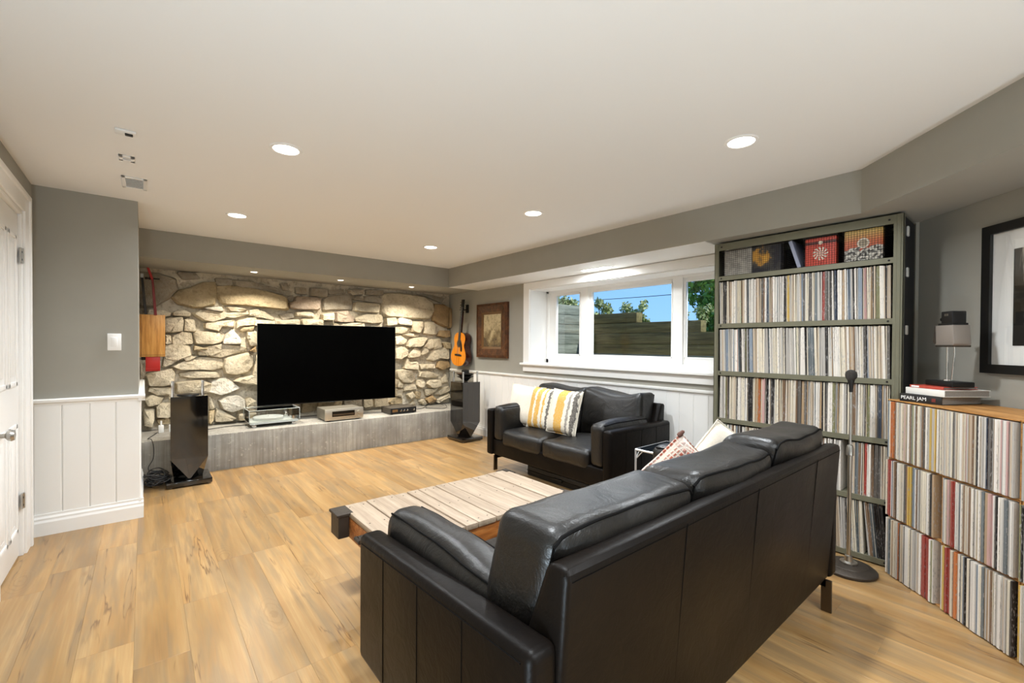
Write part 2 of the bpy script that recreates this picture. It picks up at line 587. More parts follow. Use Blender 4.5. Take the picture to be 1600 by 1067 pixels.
# stone wall (mortar bed + separate stones)
def mortar_bed():
    nx, nz = 90, 44
    vs_, fs = [], []
    for j in range(nz + 1):
        for i in range(nx + 1):
            X = -.1 + 3.85 * i / nx
            Z = .30 + 1.80 * j / nz
            d = noise.fractal(Vector((X * 5, 1, Z * 5)), 1, 2, 4) * .016 + noise.noise(Vector((X * 1.4, 7, Z * 1.4))) * .015
            vs_.append((X, YB + d, Z))
    for j in range(nz):
        for i in range(nx):
            a = j * (nx + 1) + i
            fs.append((a, a + 1, a + nx + 2, a + nx + 1))
    return MB().raw(vs_, fs)
wb = mortar_bed().box(-.2, 4.0, YB + .04, YB + .2, -.1, 2.35).build('wall_back', MORTAR)
st(wb, 'rubble stone feature wall with cream limestone blocks behind the television', 'wall')
STONES = '''
g -4,200 12,200 25,196 28,186 22,177 10,166 -3,165
g 28,203 44,204 48,198 33,196
t 23,177 31,185 40,188 51,194 62,195 63,183 61,171 50,167 40,167 29,170
c 3,162 17,162 23,159 22,156 17,155 2,156
c 24,160 33,163 39,159 38,156 24,156
c 17,153 32,155 33,151 32,140 22,139 17,139
c 34,152 36,154 43,152 44,140 33,140
c 23,134 30,139 39,138 41,127 33,125 24,126
c 17,136 22,135 23,128 18,126
c 17,124 26,127 38,124 40,114 29,110 17,110
t 65,191 76,192 94,192 118,188 133,184 134,169 108,170 88,172 70,172 64,182
g 80,200 101,199 128,194 139,193 137,186 114,189 82,193
g 62,200 78,200 79,193 64,192
c 42,160 52,164 69,162 93,164 93,161 82,157 73,157 67,154 58,151 51,153
w 52,166 68,169 69,163 54,164
c 73,169 80,169 93,167 85,164 76,164
c 94,165 104,168 107,163 104,160 94,159
c 52,150 65,152 80,154 79,146 68,146 64,141 52,144
c 82,153 93,157 102,159 102,149 86,147 82,144
c 42,139 56,140 65,139 68,129 58,126 44,127
w 69,130 71,137 78,144 86,133 86,127 69,127
t 85,142 90,146 100,147 98,142 88,141
c 92,140 102,142 102,124 95,124 92,133
c 46,119 58,125 68,126 91,124 92,118 77,115 68,112 58,113
t 42,125 55,121 45,120 42,120
b 94,119 101,124 101,117
c 16,113 27,118 30,110 24,106 16,102
c 31,112 36,119 39,114 44,112 36,108
c 23,102 28,106 36,109 48,111 66,110 71,101 60,98 45,98 31,99
c 2,95 23,101 25,96 24,84 18,82 4,83
c 4,81 22,80 24,73 12,72 3,77
c 30,95 42,97 63,95 65,89 42,89 31,91
c 27,85 48,87 59,82 57,72 40,73 27,73
c 0,69 6,74 16,70 13,64 3,61
c 10,61 13,64 21,64 23,56 21,49 10,50
c 0,58 8,59 8,45 6,40 0,42
t 10,47 20,48 22,44 20,42 13,42
g -3,111 1,111 1,89 -3,90
c 70,102 71,110 92,116 99,111 98,101 93,94 82,92 71,93
c 99,93 102,114 104,113 104,90 98,90
w 55,78 59,85 70,88 78,83 85,76 76,72 66,69 55,74
c 79,84 86,88 102,91 104,79 90,80
w 65,63 70,67 83,68 90,62 90,53 76,49 69,53
c 90,63 95,65 102,59 102,51 91,53
c 61,46 63,54 70,50 81,42 79,40 62,40
c 56,69 62,56 59,53 56,55
t 56,52 61,53 60,43 56,38
c 83,46 102,47 102,40 84,39
c 46,119 55,120 56,114 46,114
g 145,198 157,198 157,189 145,189
g 162,197 172,199 183,197 182,188 172,188 162,188
p 138,178 144,180 145,185 173,186 173,171 144,170 138,172
c 97,164 103,167 111,165 121,158 119,155 106,158 98,159
g 126,163 142,166 144,160 131,156
c 145,166 160,168 166,166 166,161 146,161
c 152,158 177,158 177,150 153,149
c 126,155 149,158 149,149 126,148
g 134,184 142,187 142,181 137,180
g 128,200 136,201 137,192 130,192
c 100,155 122,155 123,148 100,148
g 178,185 186,189 205,192 214,191 215,174 192,172 178,171
g 211,200 231,203 230,195 216,192 211,195
g 234,202 258,203 258,195 234,195
g 233,193 248,195 258,189 258,184 233,185
c 216,176 219,183 249,184 254,181 251,171 233,171 218,172
g 217,190 230,193 230,186 217,186
p 193,169 209,171 212,165 216,165 216,157 194,156
c 220,162 233,168 257,168 257,158 240,156 220,158
c 176,165 190,167 190,158 177,158
g 184,198 204,200 204,194 184,192
c 193,154 230,156 230,148 193,148
c 258,196 269,199 287,200 320,198 334,191 338,178 331,167 301,165 282,166 262,167 258,170
g 311,201 329,203 358,199 353,191 329,198
b 338,189 354,188 363,184 362,154 338,163 336,171
b 364,184 372,183 373,154 364,152
w 279,164 287,165 301,162 300,154 280,156
c 262,164 277,165 279,156 262,153
c 275,152 292,153 301,151 288,143 275,143
c 302,160 320,162 320,153 312,144 302,147
c 324,161 338,161 340,152 340,142 321,143 324,152
b 345,140 352,149 365,149 366,139 359,138
c 288,141 309,143 320,139 303,137
c 296,127 301,136 322,138 327,137 317,124 296,123 294,125
c 275,138 286,139 294,133 286,127 275,126
c 320,124 329,132 337,136 338,122 329,120
c 338,135 349,136 352,123 339,120
t 355,131 368,130 366,121 358,121
c 328,105 334,116 347,123 365,121 364,104 347,106 338,102
c 297,112 307,123 316,119 316,109 297,107
c 275,126 287,126 296,117 293,111 282,106 276,107
c 317,111 320,124 329,126 329,115
c 289,92 293,107 297,101 311,102 312,90
c 314,98 324,98 325,91 315,91
c 326,97 339,98 339,91 326,91
b 343,92 347,101 366,101 368,93 354,88
c 277,90 288,91 303,89 309,76 301,71 288,72 278,80
c 313,80 316,86 327,87 345,82 345,78 323,78
c 325,68 329,74 350,73 351,64 334,61
c 310,74 320,76 324,68 320,62 310,66
c 289,65 293,70 308,69 309,62 290,60
c 352,74 359,82 363,70 353,67
c 322,59 340,60 341,56 329,50 324,51
c 341,52 354,61 365,63 366,55 350,50
c 293,54 303,58 306,51 299,47
t 306,57 318,57 315,46 308,49
c 278,63 288,62 287,52 278,53
t 268,45 273,51 288,49 287,42 269,42
b 324,45 336,50 341,43 329,38
c 341,42 351,47 364,51 365,45 345,38
c 296,40 306,45 308,38
c 321,46 325,39 318,38 313,43
c 278,78 287,70 285,65 278,66
'''
TINT = {'c': '#dfd4bd', 't': '#cdbc9c', 'g': '#b3ab9d', 'p': '#ccbaa9', 'w': '#ebe6da', 'b': '#b29873'}
rs = random.Random(11)
def stone_obj(poly, tint, depth):
    # refine the outline, round it slightly and roughen it
    P = [Vector(p) for p in poly]
    ar = sum(P[i].x * P[(i + 1) % len(P)].y - P[(i + 1) % len(P)].x * P[i].y for i in range(len(P)))
    if ar < 0:
        P = P[::-1]
    c = sum(P, Vector((0, 0))) / len(P)
    out = []
    for i, p in enumerate(P):
        a, b = P[i - 1], P[(i + 1) % len(P)]
        out.append(p.lerp(a, .10))
        out.append(p.lerp(b, .10))
    if len(out) > 18:
        out = out[::2] if len(out) > 22 else out
    size = math.sqrt(abs(ar) / 2)
    out = [c + (p - c) * 1.05 + Vector((rs.uniform(-1, 1), rs.uniform(-1, 1))) * .006 for p in out]
    n = len(out)
    tilt = Vector((rs.uniform(-.14, .14), rs.uniform(-.30, .10)))
    vs_, fs = [], []
    levels = [(1.05, -.06), (1.0, .60), (.92, .95), (.55, 1.02)]
    for k, (sc, dz) in enumerate(levels):
        for p in out:
            q = (p - c) * sc
            d = depth * dz
            if k > 0:
                d += (q.x * tilt.x + q.y * tilt.y) * (.4 if k == 1 else 1) + rs.uniform(-1, 1) * .10 * depth
                d = max(d, .006)
            vs_.append((q.x, -d, q.y))
    vs_.append((0, -depth * rs.uniform(.95, 1.1), 0))
    for k in range(3):
        for i in range(n):
            a, b = k * n + i, k * n + (i + 1) % n
            fs.append((a, b, b + n, a + n))
    for i in range(n):
        fs.append((3 * n + i, 3 * n + (i + 1) % n, 4 * n))
    o = MB().raw(vs_, fs).build('stone', STONE, wb, angle=38, loc=(c.x, YB, c.y))
    col = Vector(lin(TINT[tint])) * rs.uniform(.88, 1.06)
    o.color = (*col, 1)
    return o
for line in STONES.strip().split('\n'):
    pr = line.split()
    poly = [tuple(float(v) / 100 for v in q.split(',')) for q in pr[1:]]
    poly = [(min(x, XW - .005), z) for x, z in poly]
    stone_obj(poly, pr[0], rs.uniform(.055, .105) if pr[0] != 'g' else rs.uniform(.03, .06))
# rows of stone hidden behind and just below the screen
z = .40
while z < 1.46:
    hh = rs.uniform(.11, .17)
    xx = 1.10 if z > .52 else 1.12
    while xx < 2.62:
        ww = rs.uniform(.14, .32)
        x1 = min(xx + ww, 2.66)
        stone_obj([(xx + .012, z + .01), (x1 - .012, z + rs.uniform(.0, .02)), (x1 - .01, z + hh - .012), (xx + .02, z + hh - rs.uniform(.0, .02))], rs.choice('ccctg'), rs.uniform(.04, .07))
        xx = x1
        if xx > 2.6:
            break
    z += hh

# concrete ledge
lg = MB().box(XR, XW, 5.29, YB + .12, -.01, .362, .008, 2).build('ledge', CONC, smooth=True)
st(lg, 'low grey concrete ledge along the foot of the stone wall', 'ledge')

# closet wall (left of the stone) and its return
def slab(name, label, *boxes, m=WALL):
    b = MB()
    for q in boxes:
        b.box(*q)
    return st(b.build(name, m, smooth=False), label, 'wall')
wc = slab('wall_closet', 'short grey wall with white wainscot beside the white door', (XD - .1, XR, YC, YC + .1, 0, H), (XR - .1, XR - .0004, YC + .1, YB + .2, 0, H))
wl = slab('wall_left', 'grey side wall holding the white panel door', (XD - .12, XD, 3.98, YC - .0, 0, H), (XD - .12, XD, 3.22, 3.98, 2.08, H), (XD - .12, XD, -2.7, 3.22, 0, H))
wn_ = slab('wall_near', 'plain grey wall at the near end of the room', (XD - .2, 4.0, -2.75, -2.62, 0, H))
# window wall with its opening
WY0, WY1, WZ0, WZ1 = 1.62, 4.09, 1.03, 1.962
wr = slab('wall_right', 'grey window wall with white wainscot below', (XW, XW + .30, WY1, YB + .2, 0, ZB + .05), (XW, XW + .30, .3, WY0, 0, ZB + .05),
          (XW, XW + .30, WY0, WY1, 0, WZ0), (XW, XW + .30, WY0, WY1, WZ1, ZB + .05), (XW + .27, XW + .34, -2.8, YB + .2, ZB, H + .1))
# angled wall by the crates (45 degrees) and the near part of the right wall
ang = MB().box(-.25, 2.0, 0, .12, 0, ZB + .05, mtx=T(3.68, .51, 0) @ RZ(R(225)))
wa = st(ang.build('wall_corner', WALL, smooth=False), 'grey angled corner wall behind the record crates', 'wall')
slab('wall_right_near', 'grey wall beyond the angled corner', (2.27, 2.4, -2.7, -.88, 0, ZB + .05))

# wainscot, chair rails, baseboards (separate boards)
def profile_run(name, prof, p0, p1, parent=None, m=WHITE):
    """sweep a (out, z) profile from p0 to p1; 'out' points to the left of the direction of travel"""
    p0, p1 = Vector(p0), Vector(p1)
    d = (p1 - p0)
    L = d.length
    d.normalize()
    nrm = Vector((-d.y, d.x))
    vs_, fs = [], []
    n = len(prof)
    for q in (p0, p1):
        for (o_, z_) in prof:
            vs_.append((q.x + nrm.x * o_, q.y + nrm.y * o_, z_))
    for i in range(n):
        j = (i + 1) % n
        fs.append((i, j, n + j, n + i))
    fs.append(tuple(range(n)))
    fs.append(tuple(range(2 * n - 1, n - 1, -1)))
    return MB().raw(vs_, fs).build(name, m, parent, smooth=False)
BASEP = [(0, 0), (.026, 0), (.026, .085), (.021, .10), (.021, .112), (.014, .125), (.014, .14), (0, .14)]
RAILP = [(0, .855), (.016, .855), (.018, .868), (.034, .878), (.036, .893), (.024, .90), (0, .90)]
BW = .1335
board_me = {}
def wains(parent, p0, p1, z0=.13, z1=.865):
    p0, p1 = Vector(p0), Vector(p1)
    d = p1 - p0
    L = d.length
    d.normalize()
    ang_ = math.atan2(d.y, d.x)
    n = max(1, round(L / BW))
    w = L / n
    key = round(w, 4)
    if key not in board_me:
        b = MB().prism([(0.0006, 0), (w - .0006, 0), (w - .0006, .008), (w - .0065, .013), (.0065, .013), (.0006, .008)], z0, z1)
        me = bpy.data.meshes.new('wainscot_board'); b.bm.to_mesh(me); b.bm.free()
        me.materials.append(WHITE)
        board_me[key] = me
    for i in range(n):
        q = p0 + d * (w * i)
        inst('wainscot_board', board_me[key], parent, (q.x, q.y, 0), (0, 0, ang_))
# closet wall faces -Y: travel from +X to -X so that the left side is -Y
wains(wc, (XR + .012, YC), (XD, YC))
wains(wc, (XR, 5.29), (XR, YC - .012))       # return face towards +X
st(profile_run('baseboard_left', BASEP, (XR + .028, YC - .004), (XD + .0, YC - .004)), 'white moulded baseboard under the short panelled wall', 'baseboard')
st(profile_run('trim_1', RAILP, (XR + .038, YC), (XD, YC)), 'white chair rail on the short grey wall', 'chair rail')
st(profile_run('trim_2', RAILP, (XR, 5.9), (XR, YC - .030)), 'white chair rail returning into the stone alcove', 'chair rail')
st(profile_run('trim_6', BASEP, (XR, 5.29), (XR, YC - .022)), 'white baseboard returning towards the concrete ledge', 'baseboard')
# window wall faces -X: travel from -Y to +Y has left = -X
wains(wr, (XW, 1.55), (XW, 5.29))
st(profile_run('baseboard_right', BASEP, (XW - .004, 1.5), (XW - .004, 5.29)), 'white moulded baseboard under the window wall behind the loveseat', 'baseboard')
st(profile_run('trim_3', RAILP, (XW, 1.5), (XW, 5.9)), 'white chair rail under the window', 'chair rail')

# ---- window: lining, casing, sill, frames, panes
w1 = thing('window_1', 'wide white three-light window set deep in the wall', 'window', (XW, (WY0 + WY1) / 2, WZ0), kind='structure')
def wpart(name, *boxes, m=WHITE, bev=.002):
    b = MB()
    for (x0, x1, y0, y1, z0, z1) in boxes:
        b.box(x0 - XW, x1 - XW, y0 - (WY0 + WY1) / 2, y1 - (WY0 + WY1) / 2, z0 - WZ0, z1 - WZ0, bev, 1)
    return b.build(name, m, w1)
XF = 3.95
wpart('window_lining', (XW - .001, XF + .06, WY1 - .012, WY1 + .003, WZ0, WZ1), bev=0)
wpart('window_lining', (XW - .001, XF + .06, WY0 - .003, WY0 + .012, WZ0, WZ1), bev=0)
wpart('window_lining', (XW - .001, XF + .06, WY0, WY1, WZ1 - .012, WZ1 + .003), bev=0)
wpart('window_casing', (XW - .022, XW, WY1 - .005, WY1 + .10, WZ0 + .02, ZB - .005))
wpart('window_casing', (XW - .022, XW, WY0 - .10, WY0 + .005, WZ0 + .02, ZB - .005))
wpart('window_casing', (XW - .020, XW, WY0, WY1, WZ1 - .004, ZB - .006))
wpart('window_stool', (XW - .06, XF + .06, WY0 - .13, WY1 + .13, WZ0 - .006, WZ0 + .022), bev=.006)
wpart('window_apron', (XW - .026, XW, WY0 - .10, WY1 + .10, WZ0 - .082, WZ0 - .006))
fr0, fr1 = XF, XF + .06
frame = [(WY0 + .012, WY1 - .012, WZ1 - .04, WZ1 - .012), (WY0 + .012, WY1 - .012, WZ0 + .022, WZ0 + .07)]
wpart('outer_frame', *[(fr0, fr1, a, b, c, d) for a, b, c, d in frame], (fr0, fr1, WY1 - .055, WY1 - .012, WZ0 + .02, WZ1 - .012), (fr0, fr1, WY0 + .012, WY0 + .055, WZ0 + .02, WZ1 - .012))
PANE = glass('window glass', (.97, .985, .98), .7)
panes = [(3.530, 3.912), (2.345, 3.340), (1.800, 2.192)]
wpart('mullion', (fr0 - .005, fr1, 3.385, 3.500, WZ0 + .05, WZ1 - .02))
wpart('mullion', (fr0 - .005, fr1, 2.218, 2.318, WZ0 + .05, WZ1 - .02))
for i, (a, b) in enumerate(panes):
    za, zb = 1.168, 1.884
    s_ = .028 if i == 1 else .125
    lo_ = a - (.032 if i == 1 else .032)
    hi_ = b + (.05 if i == 1 else .14)
    if i == 2:
        lo_, hi_ = a - .14, b + .03
    x0 = fr0 + .012
    sash = wpart('sash', (x0, x0 + .035, lo_, a, za - .09, zb + .045), (x0, x0 + .035, b, hi_, za - .09, zb + .045),
                 (x0, x0 + .035, a, b, za - .09, za), (x0, x0 + .035, a, b, zb, zb + .045))
    wpart('bead', (x0 - .006, x0 + .002, a - .012, a - .004, za - .012, zb + .012), (x0 - .006, x0 + .002, b + .004, b + .012, za - .012, zb + .012),
          (x0 - .006, x0 + .002, a - .012, b + .012, za - .012, za - .004), (x0 - .006, x0 + .002, a - .012, b + .012, zb + .004, zb + .012), bev=0)
    wpart('pane', (x0 + .014, x0 + .018, a - .004, b + .004, za - .004, zb + .004), m=PANE, bev=0)

# ---- door in the left wall
d1 = thing('door_1', 'white moulded panel door with brushed knob in the left wall', 'door', (XD, 3.6, 0), kind='structure')
def dbox(name, y0, y1, z0, z1, x0, x1, m=WHITE, bev=.003, parent=None):
    return MB().box(x0, x1, y0 - 3.6, y1 - 3.6, z0, z1, bev, 2).build(name, m, parent or d1)
leaf = dbox('door_leaf', 3.305, 3.895, .012, 2.03, -.045, -.012)
for (y0, y1, z0, z1) in ((3.37, 3.575, 1.02, 1.90), (3.625, 3.83, 1.02, 1.90), (3.37, 3.575, .16, .80), (3.625, 3.83, .16, .80)):
    b = MB()
    fw = .028
    for q in ((y0, y1, z0, z0 + fw), (y0, y1, z1 - fw, z1), (y0, y0 + fw, z0, z1), (y1 - fw, y1, z0, z1)):
        b.box(-.014, -.006, q[0] - 3.6, q[1] - 3.6, q[2], q[3], .004, 2)
    b.box(-.016, -.009, y0 + .06 - 3.6, y1 - .06 - 3.6, z0 + .06, z1 - .06, .006, 2)
    b.build('door_panel', WHITE, leaf)
dbox('door_jamb', 3.90, 3.925, 0, 2.06, -.10, .004)
dbox('door_jamb', 3.275, 3.30, 0, 2.06, -.10, .004)
dbox('door_jamb', 3.30, 3.90, 2.035, 2.06, -.10, .004)
for (y0, y1, z0, z1) in ((3.925, 4.06, 0, 2.175), (3.14, 3.275, 0, 2.175), (3.275, 3.925, 2.06, 2.175)):
    b = MB().box(0, .016, y0 - 3.6, y1 - 3.6, z0, z1, .003, 2)
    if z0 == 0:
        b.box(0, .026, (y1 - .03 if y0 > 3.6 else y0) - 3.6, (y1 if y0 > 3.6 else y0 + .03) - 3.6, z0, z1, .005, 2)
    else:
        b.box(0, .026, y0 - .1 - 3.6, y1 + .1 - 3.6, z1 - .03, z1, .005, 2)
    b.build('door_casing', WHITE, d1)
for z in (1.79, .33):
    h_ = MB().box(-.004, .006, 3.875 - 3.6, 3.925 - 3.6, z - .045, z + .045, .001, 1)
    h_.tube([(.006, 3.90 - 3.6, z - .045), (.006, 3.90 - 3.6, z + .045)], .006, 8)
    hg = h_.build('hinge', STEEL, d1)
    sc_ = MB()
    for dz in (-.025, .02):
        sc_.tube([(.005, 3.888 - 3.6, z + dz), (.008, 3.888 - 3.6, z + dz)], .005, 8)
        sc_.box(.006, .0075, 3.885 - 3.6, 3.891 - 3.6, z + dz - .006, z + dz + .006)
    sc_.build('screw', BLACKM, hg)
kb = MB().lathe([(0, 0), (.032, 0), (.032, .006), (.012, .01), (.011, .03), (.024, .038), (.029, .052), (.024, .064), (0, .068)], 24, mtx=T(-.012, 3.37 - 3.6, .80) @ RY(PI / 2))
kb.build('door_knob', STEEL, leaf)

# ---- light switch
sw = thing('light_switch', 'white rocker light switch on the short grey wall', 'light switch', (-.160, YC, 1.28))
MB().box(-.037, .037, -.007, 0, -.06, .06, .003, 2).build('cover_plate', WHITE, sw)
MB().box(-.017, .017, -.011, -.005, -.034, .034, .002, 2).build('rocker', WHITE, sw)

# ---- wall socket on the wainscot behind the right tower speaker
so = thing('wall_socket', 'white double power outlet on the wainscot beside the loveseat', 'power outlet', (XW - .013, 4.62, .42))
MB().box(-.007, 0, -.037, .037, -.058, .058, .003, 2).build('cover_plate', WHITE, so)
for dz in (-.02, .02):
    MB().box(-.009, -.006, -.014, .014, dz - .013, dz + .013, .004, 2).build('socket_face', mat('socket grey', '#cfcdc8', .4), so)

# ---- recessed lights
LENS = emis('lit lens', (1.0, .95, .86), 9.0)
def downlight(x, y, z, r, watts, label, name='recessed_light', spread=150, col=(.90, .955, 1.0)):
    t = thing(name, label, 'ceiling light', (x, y, z))
    MB().lathe([(r * .80, -.001), (r * .84, -.006), (r * 1.0, -.006), (r * 1.06, -.001), (r * 1.06, .0), (r * .8, .0)], 32).build('trim_ring', WHITE, t)
    MB().lathe([(0, -.0035), (r * .82, -.0035), (r * .82, -.001), (0, -.001)], 32).build('lens', LENS, t)
    ld = bpy.data.lights.new('lamp', 'AREA')
    ld.shape = 'DISK'
    ld.size = r * 1.5
    ld.energy = watts
    ld.color = col
    ld.spread = R(spread)
    lo = bpy.data.objects.new('lamp', ld)
    COL.objects.link(lo)
    lo.parent = t
    lo.location = (0, 0, -.012)
    return t
LB = {(0, 0): 'round recessed ceiling light nearest the closet wall', (0, 1): 'round recessed ceiling light out in the left part of the ceiling, second from the stone wall'}
names = {(.58, 4.16): 'round recessed ceiling light nearest the short panelled wall and its vent',
         (.58, 2.575): 'large round recessed ceiling light on the left, midway over the open floor',
         (2.335, 4.17): 'small distant recessed ceiling light nearest the bulkhead corner',
         (2.335, 2.565): 'round recessed ceiling light over the coffee table and loveseat',
         (2.305, .99): 'round recessed ceiling light over the sofa, nearest the record shelf'}
for (x, y), lb in names.items():
    downlight(x, y, H, .075, DOWNLIGHT_W, lb)
for (x, y), lb in {(.58, .95): 'recessed ceiling light just above the camera', (.58, -.65): 'recessed ceiling light behind the camera on the left',
                   (.58, -2.0): 'recessed ceiling light at the near end wall', (1.45, -.9): 'recessed ceiling light behind the camera on the right', (1.45, -2.1): 'recessed ceiling light in the near right corner'}.items():
    downlight(x, y, H, .075, DOWNLIGHT_W, lb)
for x, lb in ((.92, 'small spotlight under the bulkhead, leftmost above the stone wall'), (1.84, 'small spotlight under the bulkhead, above the middle of the television'),
              (2.78, 'small spotlight under the bulkhead, rightmost near the guitar corner')):
    downlight(x, 5.48, ZB, .038, SPOT_W, lb, 'spotlight', 130, (1.0, .92, .78))

sl_ = thing('soffit_light', 'slim rectangular light set into the white soffit above the window', 'ceiling light', (3.50, 2.90, ZB - .003))
MB().box(-.045, .045, -.18, .18, -.004, 0, .001, 1).build('trim_ring', WHITE, sl_)
MB().box(-.035, .035, -.17, .17, -.0055, -.003).build('lens', LENS, sl_)
ld = bpy.data.lights.new('lamp', 'AREA')
ld.shape = 'RECTANGLE'; ld.size = .07; ld.size_y = .34; ld.energy = 11.0; ld.color = (.88, .95, 1.0)
lo = bpy.data.objects.new('lamp', ld)
COL.objects.link(lo); lo.parent = sl_; lo.location = (0, 0, -.012)

# ---- fill lights added out of view on the floor to brighten the ceiling
def fill_light(x, y, label):
    t = thing('added_fill_light', label, 'lamp', (x, y, 0))
    MB().lathe([(0, 0), (.11, 0), (.11, .012), (.03, .02), (0, .02)], 28).build('base', BLACKM, t)
    MB().lathe([(.085, .02), (.095, .03), (.095, .24), (.09, .24), (.088, .06), (.085, .02)], 28).build('can', BLACKM, t)
    MB().lathe([(0, .225), (.088, .225), (.088, .22), (0, .22)], 28).build('lens', LENS, t)
    ld = bpy.data.lights.new('lamp', 'AREA')
    ld.shape = 'DISK'; ld.size = .17; ld.energy = FILL_W; ld.color = (.70, .86, 1.0)
    lo = bpy.data.objects.new('lamp', ld)
    COL.objects.link(lo); lo.parent = t
    lo.location = (0, 0, .245); lo.rotation_euler = (PI, 0, 0)
fill_light(1.2, -1.6, 'added fill light in a black can on the floor behind the camera')
fill_light(-.38, .2, 'added fill light in a black can on the floor beside the left wall')

# ---- ceiling vents and sensor
def vent(x0, x1, y0, y1, n, label, name='ceiling_vent'):
    cx, cy = (x0 + x1) / 2, (y0 + y1) / 2
    t = thing(name, label, 'vent', (cx, cy, H))
    hx, hy = (x1 - x0) / 2, (y1 - y0) / 2
    b = MB()
    for q in ((-hx, hx, -hy, -hy + .02), (-hx, hx, hy - .02, hy), (-hx, -hx + .02, -hy, hy), (hx - .02, hx, -hy, hy)):
        b.box(q[0], q[1], q[2], q[3], -.008, 0, .002, 1)
    b.build('frame', WHITE, t)
    MB().box(-hx + .01, hx - .01, -hy + .01, hy - .01, -.001, 0).build('backing', mat('vent shadow', '#c6c6c3', .8), t)
    for i in range(n):
        yy = -hy + .022 + (2 * hy - .044) * (i + .5) / n
        MB().box(-hx + .018, hx - .018, -.006, .006, -.0006, .0006, mtx=T(0, yy, -.005) @ RX(R(35))).build('slat', WHITE, t)
    return t
vent(-.105, .02, 3.63, 3.88, 8, 'white slatted ceiling register in front of the short panelled wall')
vent(-.105, -.035, 3.235, 3.32, 5, 'small white ceiling grille between the register and the sensor', 'ceiling_grille')
sn = thing('ceiling_sensor', 'small white ceiling sensor with black face', 'sensor', (-.06, 2.87, H))
MB().box(-.045, .035, -.03, .03, -.012, 0, .004, 2).build('housing', WHITE, sn)
MB().box(-.008, .022, -.012, .012, -.018, -.008, .002, 1).build('sensor_face', BLACKP, sn)

# ------------------------------------------------------------------ objects
def wpt(mb, name, m, root, smooth=True, angle=35):
    """part given in world coordinates (root not rotated)"""
    return mb.build(name, m, root, smooth, angle, loc=-Vector(root.location))

